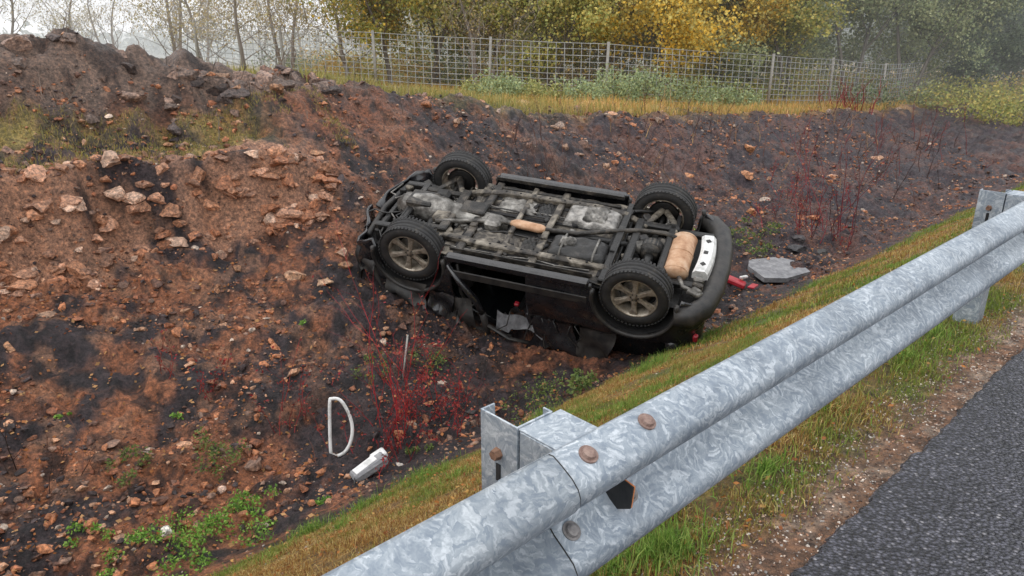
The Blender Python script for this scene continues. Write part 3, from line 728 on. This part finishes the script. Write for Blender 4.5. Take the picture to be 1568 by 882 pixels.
def grid(fx,n,m,mat,smooth=True):
    V=[fx(i/(n-1),j/(m-1)) for i in range(n) for j in range(m)];F=[(i*m+j,(i+1)*m+j,(i+1)*m+j+1,i*m+j+1) for i in range(n-1) for j in range(m-1)]
    b.add(V,F,mat,smooth)
grid(lambda u,v:(.95+1.25*u,(v*2-1)*(.86-.2*u*u),.60-.16*u+.05*(1-(v*2-1)**2)+.02*math.sin(9*u+5*v)),14,14,m_paint)
rn=lambda u,v:.05*math.sin(7*u+3)*math.cos(9*v)+.03*math.sin(23*u*v+2)
RZ=1.15
grid(lambda u,v:(.25-2.3*u,(v*2-1)*(.70-.04*u),RZ+rn(u,v)+.03*(1-(v*2-1)**2)),26,16,m_paint)
grid(lambda u,v:(.25-2.3*u,(v*2-1)*(.68-.04*u),RZ-.04+rn(u,v)),20,10,m_dark)
for sg in(-1,1):
    b.tube([(1.0,sg*.84,.58),(.62,sg*.78,.86),(.22,sg*.70,RZ)],.04,m_paint,8)
    for xx in(-.12,-1.02): b.tube([(xx,sg*.87,.58),(xx-.03,sg*.80,.86),(xx-.05,sg*.69,RZ)],.045,m_paint,8)
    b.tube([(-1.85,sg*.84,.58),(-1.9,sg*.77,.86),(-1.95,sg*.66,RZ)],.09,m_paint,8)
    b.tube([(.25,sg*.70,RZ),(-.9,sg*.70,RZ+.01),(-2.0,sg*.66,RZ)],.035,m_paint,8)
    V=[(-1.05,sg*.865,.58),(-1.8,sg*.83,.58),(-1.9,sg*.68,RZ),(-1.08,sg*.70,RZ)];b.add(V,[(0,1,2,3)],m_glass)
    if sg>0:
        V=[(-.1,sg*.865,.58),(-1.0,sg*.865,.58),(-1.05,sg*.70,RZ),(-.15,sg*.70,RZ)];b.add(V,[(0,1,2,3)],m_glass)
b.box((-2.06,0,.82),(.06,1.4,.55),m_paint,None,.03)
b.add([(.98,-.8,.6),(.98,.8,.6),(.25,.68,RZ),(.25,-.68,RZ)],[(0,1,2,3)],m_glass)
b.obj('roof_and_hood',car)
b=MB()
pts=[(-1.84,-.93,.12),(-1.99,-.90,.12),(-2.12,-.72,.12),(-2.18,-.4,.12),(-2.20,0,.12),(-2.18,.4,.12),(-2.12,.72,.12),(-1.99,.9,.12),(-1.84,.93,.12)]
b.tube(pts,[.10,.12,.13,.13,.13,.13,.13,.12,.10],m_plastic,14)
b.tube([(-2.08,-.80,.34),(-2.17,-.5,.36),(-2.19,0,.36)],.04,m_paint,8)
b.box((-2.10,-.80,.50),(.06,.06,.10),m_red,None,.02)
b.obj('rear_bumper',car)
b=MB()
V=[];F=[]
for i in range(16):
    u=i/15;yy=-.34+.70*u;bx=-2.01-.03*(1-(2*u-1)**2)
    for k,(dx,dz) in enumerate([(.085,.05),(.085,-.03),(.05,-.06),(-.05,-.07),(-.085,-.03),(-.095,.05)]): V.append((bx+dx,yy,-.03+dz))
for i in range(15):
    for k in range(5):F.append((i*6+k,i*6+k+1,(i+1)*6+k+1,(i+1)*6+k))
F.append((0,1,2,3,4,5));F.append(tuple(15*6+k for k in (5,4,3,2,1,0)))
b.add(V,F,m_white,False)
for yy in(-.2,.02,.24): b.box((-2.02,yy,-.10),(.05,.05,.012),m_plastic,Matrix.Rotation(yy*4,3,'Z'),.004)
for k in range(3): b.box((-2.02,-.44-.07*k,-.02+.01*k),(.12,.07,.11-.02*k),[m_steel,m_under,m_steel][k],Matrix.Rotation(.3*k,3,'Z'),.03)
b.tube([(-1.93,-.62,-.02),(-2.03,-.66,.0),(-2.08,-.6,.02)],.035,m_steel,8)
b.obj('rear_valance',car)
b=MB()
def fp(u,v):
    x=1.02-2.05*u;y=(v*2-1)*.80
    z=-.015
    ay=abs(y)
    if ay<.17: z+=.09*(1-(ay/.17)**2)
    z+=.015*math.copysign(min(1,abs(math.sin(y*22))*2.2),math.sin(y*22))*(1 if ay>.2 and ay<.75 else 0)
    z+=.012*math.sin(x*17)*(1 if abs(math.sin(x*2.6))>.4 else 0)
    return (x,y,z)
grid(fp,90,110,m_under)
grid(lambda u,v:(1.02+1.15*u,(v*2-1)*.62,.18),4,4,m_underd);grid(lambda u,v:(-1.03-1.1*u,(v*2-1)*.75,.16),4,4,m_underd)
b.box((1.04,0,.08),(.03,1.2,.2),m_underd);b.box((-1.05,0,.08),(.03,1.5,.2),m_underd)
for sg in(-1,1):
    pr=[(2.05,sg*.48,-.02),(1.7,sg*.48,-.03),(1.35,sg*.45,.02),(1.0,sg*.50,-.06),(.6,sg*.56,-.075),(-.6,sg*.57,-.075),(-.95,sg*.55,-.05),(-1.3,sg*.47,.05),(-1.7,sg*.48,.03),(-2.05,sg*.48,.02)]
    for i in range(len(pr)-1):
        a=Vector(pr[i]);c=Vector(pr[i+1]);d=(c-a);L_=d.length;d.normalize();y_=Vector((0,0,1)).cross(d).normalized();z_=d.cross(y_)
        R=Matrix((d,y_,z_)).transposed();b.box((a+c)/2,(L_+.02,.085,.075),m_under if i not in(0,1,7,8) else m_underd,R,.012)
    b.box((.0,sg*.71,-.045),(1.7,.045,.045),m_under2,None,.01)
    b.box((.0,sg*.635,-.034),(1.6,.06,.012),m_dark,None,.003);b.box((.0,sg*.475,-.034),(1.5,.055,.012),m_dark,None,.003);b.box((.0,sg*.18,-.02),(1.7,.05,.014),m_dark,None,.003)  # flat dark strips paint in the shade of recesses along the rails
    for k in range(9): b.tube([(-.75+.2*k,sg*.56,-.108),(-.75+.2*k,sg*.56,-.115)],.016,m_dark,8)
for xx,w,mt in[(.80,.10,m_under2),(.30,.07,m_under),(-.12,.09,m_under),(-.98,.09,m_underd)]:
    for sg in(-1,1): b.box((xx,sg*.50,-.055),(w,.58,.05),mt,None,.012)
    b.box((xx,0,-.085),(w*.9,.52,.04),mt,None,.012)
    b.box((xx+w*.5+.02,0,-.04),(.04,1.4,.02),m_dark,None,.005)  # dark strip paints in the shade beside each crossmember
b.obj('floor_pan',car)
b=MB()
b.tube([(1.95,.06,.04),(1.85,.06,.0),(1.55,.05,-.02),(1.30,.02,-.02),(1.22,.0,-.02),(1.05,0,-.01),(.75,0,-.0),(.55,0,.0),(.42,0,.01)],[.12,.17,.19,.18,.16,.15,.12,.11,.07],m_steel,14)
b.box((1.62,.05,-.13),(.38,.30,.10),m_under2,None,.04);b.box((1.25,-.16,-.05),(.25,.2,.16),m_under,None,.05);b.box((1.45,.3,-.02),(.2,.18,.2),m_underd,None,.05)
b.box((.9,.06,-.12),(.34,.24,.08),m_under2,None,.03);b.box((.58,-.10,-.06),(.22,.2,.14),m_steel,None,.05)
b.tube([(.42,0,-.0),(.35,0,0),(-.4,0,-.02),(-.45,0,-.02),(-1.22,0,-.02)],[.05,.035,.035,.05,.035],m_underd,10)
b.tube([(-.38,0,-.02),(-.44,0,-.02)],.075,m_steel,12)
for sg in(-1,1):
    b.tube([(1.39,sg*.12,0),(1.39,sg*.25,0),(1.39,sg*.33,0),(1.39,sg*.60,0),(1.39,sg*.7,0)],[.06,.055,.025,.025,.055],m_underd,10)
    b.tube([(1.18,sg*.36,-.05),(1.30,sg*.55,-.06),(1.40,sg*.72,-.09)],[.035,.04,.05],m_under,8,flat=.6)
    b.tube([(1.62,sg*.36,-.05),(1.52,sg*.55,-.06),(1.40,sg*.72,-.09)],[.035,.04,.05],m_under2,8,flat=.6)
    b.tube([(1.22,sg*.3,.05),(1.2,sg*.70,.02)],.013,m_steel,6)
    b.tube([(1.7,sg*.55,.02),(1.72,sg*.2,-.08)],.018,m_underd,6)
    b.tube([(1.39,sg*.60,.0),(1.39,sg*.52,.45)],.05,m_underd,8)
b.tube([(1.7,-.55,.02),(1.76,-.3,-.09),(1.76,.3,-.09),(1.7,.55,.02)],.016,m_underd,6)
b.box((1.15,0,-.085),(.12,.9,.06),m_under2,None,.02);b.box((1.74,0,-.06),(.10,.95,.07),m_underd,None,.02)
for sg in(-1,1): b.box((1.45,sg*.38,-.06),(.6,.08,.06),m_under2,None,.02)
b.tube([(1.17,-.5,.06),(1.17,.5,.06)],.03,m_steel,8)
b.box((2.02,0,.12),(.08,1.1,.22),m_underd,None,.02);b.tube([(2.12,-.6,.08),(2.18,0,.06),(2.12,.6,.08)],.04,m_plastic,8)
for i in range(34):
    p=Vector((random.uniform(1.05,2.1),random.uniform(-.6,.6),random.uniform(-.08,.1)))
    b.box(p,(random.uniform(.03,.16),random.uniform(.03,.12),random.uniform(.03,.09)),random.choice([m_steel,m_under,m_under2,m_underd,m_underd,m_plastic,m_dark]),Matrix.Rotation(random.uniform(0,3),3,'Z')@Matrix.Rotation(random.uniform(-.5,.5),3,'X'),.015)
for i in range(16):
    p=Vector((random.uniform(1.1,2.0),random.uniform(-.6,.6),random.uniform(-.09,.05)));pts=[p.copy()]
    for k in range(5): p=p+Vector((random.gauss(0,.09),random.gauss(0,.1),random.gauss(0,.02)));pts.append(p.copy())
    b.tube(pts,.011,random.choice([m_plastic,m_steel,m_plastic]),6)
for i in range(55):
    p=Vector((random.uniform(-.95,.95),random.choice([-1,1])*random.uniform(.12,.68),-.05))
    b.box(p,(random.uniform(.02,.12),random.uniform(.02,.08),random.uniform(.02,.05)),random.choice([m_under2,m_underd,m_plastic,m_steel,m_dark]),Matrix.Rotation(random.uniform(0,3),3,'Z'),.008)
for yy,mt in[(.22,m_plastic),(.26,m_steel),(-.24,m_plastic),(-.66,m_steel)]:
    pts=[(1.0-.2*k,yy+random.gauss(0,.012),-.055) for k in range(10)];b.tube(pts,.009,mt,6)
b.obj('drivetrain',car)
b=MB()
b.tube([(1.3,-.28,-.08),(1.0,-.22,-.10),(.6,-.10,-.10),(.35,-.07,-.095)],.03,m_steel,10)
b.tube([(.36,-.07,-.10),(.31,-.07,-.10),(.27,-.07,-.10),(-.02,-.09,-.10),(-.06,-.09,-.10),(-.10,-.09,-.10)],[.035,.06,.07,.07,.06,.035],m_muff,14,flat=.7)
b.tube([(-.1,-.09,-.10),(-.5,-.07,-.11),(-.9,.12,-.10),(-1.2,.22,-.10),(-1.5,.26,-.09),(-1.70,.20,-.08)],.03,m_under2,10)
b.tube([(-1.74,-.42,-.03),(-1.74,-.40,-.03),(-1.74,-.36,-.03),(-1.74,.28,-.03),(-1.74,.32,-.03),(-1.74,.34,-.03)],[.03,.13,.145,.145,.13,.03],m_muff,20,flat=.72)
for yy in(-.36,.28,-.04): b.tube([(-1.74,yy-.008,-.03),(-1.74,yy+.008,-.03)],.151,m_muff,20,flat=.73)
b.tube([(-1.77,-.36,-.02),(-1.86,-.55,-.0),(-2.06,-.6,.02)],.028,m_steel,8)
b.obj('exhaust',car)
b=MB()
def slab(cx,cy,lx,ly,h,mat,z0=-.05,rib=0):
    n,m=30,24;V=[];F=[]
    for i in range(n):
        for j in range(m):
            u=i/(n-1)*2-1;v=j/(m-1)*2-1;prof_=min(1,(1-abs(u)**8)*(1-abs(v)**8)*1.0)
            zz=z0-h*prof_**.6
            zz+=rib*math.sin(u*13)*prof_+ .010*math.sin(u*5+v*7)*prof_+.006*math.sin(u*11-v*9)*prof_
            V.append((cx+u*lx/2,cy+v*ly/2,zz))
    for i in range(n-1):
        for j in range(m-1):F.append((i*m+j,(i+1)*m+j,(i+1)*m+j+1,i*m+j+1))
    b.add(V,F,mat,True)
slab(-.58,-.34,.72,.42,.13,m_underd,-.02);slab(-.58,.36,.70,.40,.09,m_shield,-.03,.006);slab(-.62,.36,.3,.3,.04,m_steel,-.11,.004)
slab(.42,.38,.5,.3,.03,m_steel,-.035,.003);slab(.45,-.38,.6,.26,.035,m_under,-.03,.004)
slab(-.45,-.30,.2,.16,.03,m_steel,-.14,.002);slab(.02,-.35,.2,.3,.03,m_under2,-.03,.003);slab(.05,.38,.18,.3,.03,m_underd,-.03,.003)
for xx in(-.8,-.4): b.tube([(xx,-.56,-.06),(xx,-.50,-.155),(xx,-.18,-.16),(xx,-.12,-.06)],.016,m_steel,6)
b.tube([(.9,.66,-.05),(.2,.66,-.05),(-.3,.62,-.06),(-.95,.62,-.05)],.010,m_steel,6)
b.obj('fuel_tank',car)
b=MB()
b.tube([(-1.39,-.06,0),(-1.39,.06,0)],.15,m_underd,16);b.lathe([(0,-.13),(.09,-.12),(.14,-.05),(.14,.05),(.09,.12),(0,.13)],m_under2,(-1.39,0,-.01),18)
b.tube([(-1.15,0,-.02),(-1.28,0,-.02)],[.06,.09],m_steel,12)
b.box((-1.17,0,-.05),(.11,1.0,.09),m_underd,None,.02);b.box((-1.57,0,-.05),(.09,1.0,.08),m_underd,None,.02)
for sg in(-1,1):
    b.box((-1.39,sg*.42,-.05),(.5,.09,.08),m_underd,None,.02)
    b.tube([(-1.39,sg*.12,0),(-1.39,sg*.22,0),(-1.39,sg*.3,0),(-1.39,sg*.58,0),(-1.39,sg*.66,0)],[.06,.055,.024,.024,.055],m_underd,10)
    b.tube([(-1.22,sg*.36,-.06),(-1.30,sg*.55,-.08),(-1.38,sg*.72,-.10)],[.035,.045,.05],m_under,8,flat=.6)
    b.tube([(-1.62,sg*.30,-.06),(-1.55,sg*.55,-.07),(-1.42,sg*.72,-.09)],[.03,.04,.045],m_under,8,flat=.6)
    b.tube([(-.92,sg*.6,-.04),(-1.1,sg*.66,-.07),(-1.33,sg*.72,-.06)],.028,m_underd,8)
    cs=[(-1.52+.06*math.cos(a),sg*.50+.06*math.sin(a),-.04+.30*a/(2*math.pi*5)) for a in np.linspace(0,2*math.pi*5,60)]
    b.tube(cs,.009,m_steel,5);b.tube([(-1.48,sg*.64,-.08),(-1.5,sg*.56,.4)],.03,m_steel,8)
b.tube([(-1.05,-.7,-.06),(-1.02,-.5,-.10),(-1.02,.5,-.10),(-1.05,.7,-.06)],.013,m_underd,6)
for i in range(22):
    p=Vector((random.uniform(-1.62,-1.05),random.uniform(-.65,.65),random.uniform(-.07,.08)))
    b.box(p,(random.uniform(.03,.12),random.uniform(.03,.12),random.uniform(.03,.08)),random.choice([m_under,m_under2,m_underd,m_steel,m_plastic]),Matrix.Rotation(random.uniform(0,3),3,'Z'),.012)
b.obj('rear_suspension',car)
b=MB()
b.box((-.35,-.42,.48),(.5,.5,.16),m_dark,None,.06);b.box((-.62,-.42,.75),(.14,.48,.5),m_dark,None,.05)
b.box((-.35,.42,.48),(.5,.5,.16),m_dark,None,.06);b.box((-1.3,0,.6),(.5,1.3,.4),m_dark,None,.06)
b.box((-.0,.72,.55),(1.9,.04,.7),m_dark);b.box((-1.0,-.75,.4),(.1,.1,.6),m_dark)
b.box((.85,0,.45),(.3,1.4,.3),m_dark,None,.05)
b.box((.0,0,.04),(2.0,1.6,.03),m_dark);b.box((-1.6,0,.3),(.05,1.5,.7),m_dark)
V=[];F=[]
for i in range(18):
    for j in range(8):
        u=i/17;v=j/7
        V.append((.30-.62*u,-.84-.10*v-.03*math.sin(7*u),.68+.16*v*(1-.5*u)+.14*u*u+.02*math.sin(11*u+3*v)+(.08*v if u<.3 else 0)))
for i in range(17):
    for j in range(7):F.append((i*8+j,(i+1)*8+j,(i+1)*8+j+1,i*8+j+1))
b.add(V,F,m_greyp,True)
b.box((.05,-.80,.55),(.06,.06,.04),m_red,None,.01)
b.obj('interior',car)
b=MB()
b.tube([(.86,-.93,.02),(.70,-.99,.20),(.50,-1.02,.42),(.42,-1.02,.62)],[.035,.045,.05,.04],m_paint,8,flat=.6)
b.tube([(.42,-1.02,.62),(.40,-1.0,.85),(.36,-.97,1.15),(.38,-.92,1.34)],[.045,.04,.03,.02],m_plastic,8)
b.tube([(.40,-1.0,.80),(.1,-1.02,.95),(-.2,-.95,1.02)],[.03,.03,.03],m_plastic,8,flat=.6)
b.tube([(.80,-.80,.1),(.78,-.84,.5),(.6,-.9,.8)],[.02,.02,.02],m_plastic,6)
def torn(x0,x1,y0,y1,z0,z1,mat,sd):
    n,m=9,7;V=[];F=[]
    for i in range(n):
        for j in range(m):
            u=i/(n-1);v=j/(m-1);r_=np.array([math.sin(u*6+v*5+sd),math.cos(u*5-v*7+sd*2),math.sin(u*8+v*3+sd*3)])*.035*(.4+v)
            V.append((x0+(x1-x0)*u+r_[0]+.05*v*math.sin(sd+u*9),y0+(y1-y0)*v+r_[1],z0+(z1-z0)*v*(1-.35*abs(math.sin(u*7+sd)))+r_[2]*.5))
    for i in range(n-1):
        for j in range(m-1):
            F.append((i*m+j,(i+1)*m+j,(i+1)*m+j+1,i*m+j+1))
    b.add(V,F,mat,True)
torn(.95,.6,-.9,-1.02,.55,1.05,m_plastic,1.3);torn(-.2,-.7,-.9,-1.0,.6,1.2,m_paint,2.1);torn(-.75,-1.2,-.88,-.98,.6,1.3,m_plastic,4.2)
torn(.6,.1,-.9,-1.0,1.0,1.3,m_plastic,2.9)
torn(2.2,1.8,-.75,-.95,.1,.55,m_plastic,5.5);torn(2.25,2.2,-.5,.3,.05,.5,m_plastic,3.1);torn(1.75,1.2,-.92,-1.02,.42,.8,m_plastic,6.1);torn(1.2,.85,-.92,-1.0,.5,.9,m_paint,3.7)
for i in range(10):
    p=Vector((random.uniform(-1.1,.8),-.9,.6));pts=[p.copy()]
    for k in range(4): p=p+Vector((random.gauss(0,.12),random.gauss(-.02,.04),.15));pts.append(p.copy())
    b.tube(pts,.008,m_plastic,5)
b.obj('torn_door_parts',car)
def wheel(name,x,y,sg,steer,rot):
    b=MB();n=48
    w=.125
    tp=[(.262,-w*.85),(.275,-w*.98),(.32,-w*1.05),(.36,-w*.98),(RW-.008,-w*.82)]
    ys=[-.78,-.52,-.50,-.44,-.42,-.12,-.10,.10,.12,.42,.44,.50,.52,.78]
    rs=[RW,RW,RW-.01,RW-.01,RW,RW,RW-.01,RW-.01,RW,RW,RW-.01,RW-.01,RW,RW]
    pr=tp+[(r_,y_*w) for r_,y_ in zip(rs,ys)]+[(a,-c) for a,c in tp[::-1]]
    b.lathe(pr,m_rubber,(0,0,0),n)
    for k in range(54):
        a=2*math.pi*k/54
        for e_ in(-1,1):
            R=Matrix.Rotation(-a,3,'Y')
            b.box(R@Vector((RW-.002,e_*w*.82,0)),(.012,.05,.026),m_rubber,R,.002)
    b.lathe([(.268,-w*.86),(.262,-w*.92),(.25,-w*.86),(.24,-w*.5),(.23,0),(.24,w*.5),(.25,w*.86),(.262,w*.92),(.268,w*.86)],m_rim,(0,0,0),n)
    yo=sg*w*.66
    b.lathe([(0,yo+sg*.012),(.028,yo+sg*.012),(.034,yo+sg*.004),(.06,yo),(.07,yo-sg*.03),(.07,-sg*.02)],m_rim,(0,0,0),24)
    for k in range(6):
        a=2*math.pi*k/6+rot
        R=Matrix.Rotation(-a,3,'Y')
        V=[];
        for (r_,hw,dy,th) in[(.045,.036,0,.03),(.10,.028,-.002,.03),(.16,.028,.0,.03),(.215,.040,.006,.03),(.253,.054,.010,.03)]:
            for (q1,q2) in[(-hw,0),(-hw*.6,.006),(hw*.6,.006),(hw,0),(hw,-th),(-hw,-th)]: V.append(R@Vector((r_,yo+sg*(dy+q2),q1)))
        F=[]
        for i in range(4):
            for k2 in range(6):F.append((i*6+k2,i*6+(k2+1)%6,(i+1)*6+(k2+1)%6,(i+1)*6+k2))
        b.add(V,F,m_rim,False)
        a2=a+math.pi/6;p=Vector((.045*math.cos(a2),yo+sg*.003,.045*math.sin(a2)));b.tube([p,p+Vector((0,sg*.012,0))],.008,m_underd,6)
    b.lathe([(.06,-sg*.005),(.165,-sg*.005),(.165,-sg*.03),(.06,-sg*.03)],m_steel,(0,0,0),32)
    b.lathe([(0,-sg*.05),(.17,-sg*.05),(.20,-sg*.035),(.17,-sg*.03)],m_underd,(0,0,0),32)
    b.box((.13,-sg*.03,.06),(.09,.09,.16),m_steel,None,.02);b.box((0,-sg*.07,0),(.12,.08,.16),m_underd,None,.03)
    b.obj(name,car,Matrix.Translation((x,y,0))@Matrix.Rotation(steer,4,'Z'))
wheel('wheel_front_right',WB,-TR,-1,-.06,.3);wheel('wheel_front_left',WB,TR,1,-.06,.1)
wheel('wheel_rear_right',-WB,-TR,-1,0,.52);wheel('wheel_rear_left',-WB,TR,1,0,.2)

# ------------------------------------------------------------------ debris
def ring():
    base=P(5.45,2.93);b=MB()
    ax=Vector((1,0,0));up=Vector((0,.25,.97)).normalized()
    pts2=[(-.115,.02),(-.12,.25),(-.115,.50),(-.095,.53),(-.03,.525),(.02,.47),(.07,.36),(.09,.24),(.07,.12),(.02,.03),(-.05,-.01),(-.095,-.005)]
    fine=[]
    n=len(pts2)
    for i in range(n):
        p0,p1,p2,p3=[pts2[(i+k-1)%n] for k in range(4)]
        for q in range(4):
            u=q/4
            fine.append(tuple(.5*((2*p1[k])+(-p0[k]+p2[k])*u+(2*p0[k]-5*p1[k]+4*p2[k]-p3[k])*u*u+(-p0[k]+3*p1[k]-3*p2[k]+p3[k])*u**3) for k in(0,1)))
    fine.append(fine[0])
    b.tube([base+ax*a+up*(c+.02) for a,c in fine],.0165,m_white,8,False)
    b.obj('white_trim_ring')
ring()
b=MB();p=P(5.0,2.93,.09)
R=Matrix.Rotation(.55,3,'Z')@Matrix.Rotation(-.35,3,'Y')
b.box(p,(.34,.14,.09),m_conc,R,.025);b.box(p+R@Vector((.13,.07,.0)),(.14,.12,.06),m_white,R,.025);b.box(p+R@Vector((-.02,.01,.045)),(.22,.09,.015),m_white,R@Matrix.Rotation(.12,3,'Z'),.006)
b.tube([p+R@Vector((-.15,-.05,.03)),p+R@Vector((-.2,-.1,-.02))],.01,m_plastic,6)
b.obj('broken_light_unit')
b=MB();p=P(5.5,11.1,.10)
Rp=Matrix.Rotation(.35,3,'Z')@Matrix.Rotation(.18,3,'X')
V=[];F=[]
for k,zz in((0,.04),(1,-.04)):
    for (a_,c_) in[(-.48,-.30),(-.1,-.37),(.42,-.30),(.50,.12),(.28,.34),(-.3,.36),(-.5,.1)]: V.append(p+Rp@Vector((a_,c_,zz+.02*math.sin(a_*9+c_*5))))
F=[tuple(range(7)),tuple(range(13,6,-1))]+[(i,i+7,(i+1)%7+7,(i+1)%7) for i in range(7)]
b.add(V,F,m_conc,False);b.obj('grey_panel')
b=MB();p=P(5.6,9.95,.14);b.box(p,(.36,.2,.08),m_red,Matrix.Rotation(-.4,3,'Z')@Matrix.Rotation(.3,3,'Y'),.03);b.box(p+Vector((.16,.05,.05)),(.14,.06,.04),m_white,Matrix.Rotation(.5,3,'Z'),.01);b.box(p+Vector((.25,-.15,-.03)),(.2,.1,.03),m_red,Matrix.Rotation(.9,3,'Z'),.01);b.obj('tail_light_debris')
b=MB()
for (s0,t0,L_) in[(5.9,8.9,.5),(5.6,14,.4),(6.3,17,.6),(5.2,8.6,.3),(5.1,4.2,.25)]:
    b.box(P(s0,t0,.03),(L_*.35,.08,.03),m_plastic,Matrix.Rotation(s0*3,3,'Z'),.01)
b.obj('plastic_debris')
b=MB();b.tube([P(6.15,4.1,0),P(6.3,4.3,.38)],.011,m_post,6);b.obj('stick')

# ------------------------------------------------------------------ light, sky, camera
w=bpy.data.worlds.new('World');SC.world=w;w.use_nodes=True;nt=w.node_tree;bg=nt.nodes['Background']
sky=nt.nodes.new('ShaderNodeTexSky');sky.sky_type='NISHITA';sky.sun_disc=False;sky.sun_elevation=math.radians(55);sky.sun_rotation=math.radians(-40);sky.dust_density=4
sc=nt.nodes.new('ShaderNodeVectorMath');sc.operation='SCALE';sc.inputs['Scale'].default_value=.10;nt.links.new(sky.outputs[0],sc.inputs[0])
mx=nt.nodes.new('ShaderNodeMix');mx.data_type='RGBA';mx.inputs['Factor'].default_value=.88;nt.links.new(sc.outputs[0],mx.inputs['A']);mx.inputs['B'].default_value=(.89,.90,.92,1)
nt.links.new(mx.outputs['Result'],bg.inputs['Color']);bg.inputs['Strength'].default_value=1.65
sl=bpy.data.lights.new('sun','SUN');sl.energy=.8;sl.angle=math.radians(60);sl.color=(1,.97,.93)
so=bpy.data.objects.new('sun',sl);SC.collection.objects.link(so);so.rotation_euler=(math.radians(35),0,math.radians(-40))
cd=bpy.data.cameras.new('camera');cam=bpy.data.objects.new('camera',cd);SC.collection.objects.link(cam)
cd.sensor_width=36;cd.lens=26;cd.clip_start=.05;cd.clip_end=3000
cam.location=(0,0,1.5);cam.rotation_euler=(math.radians(90-19.5),0,0)
SC.camera=cam
SC.view_settings.view_transform='Standard';SC.view_settings.look='None';SC.view_settings.exposure=0
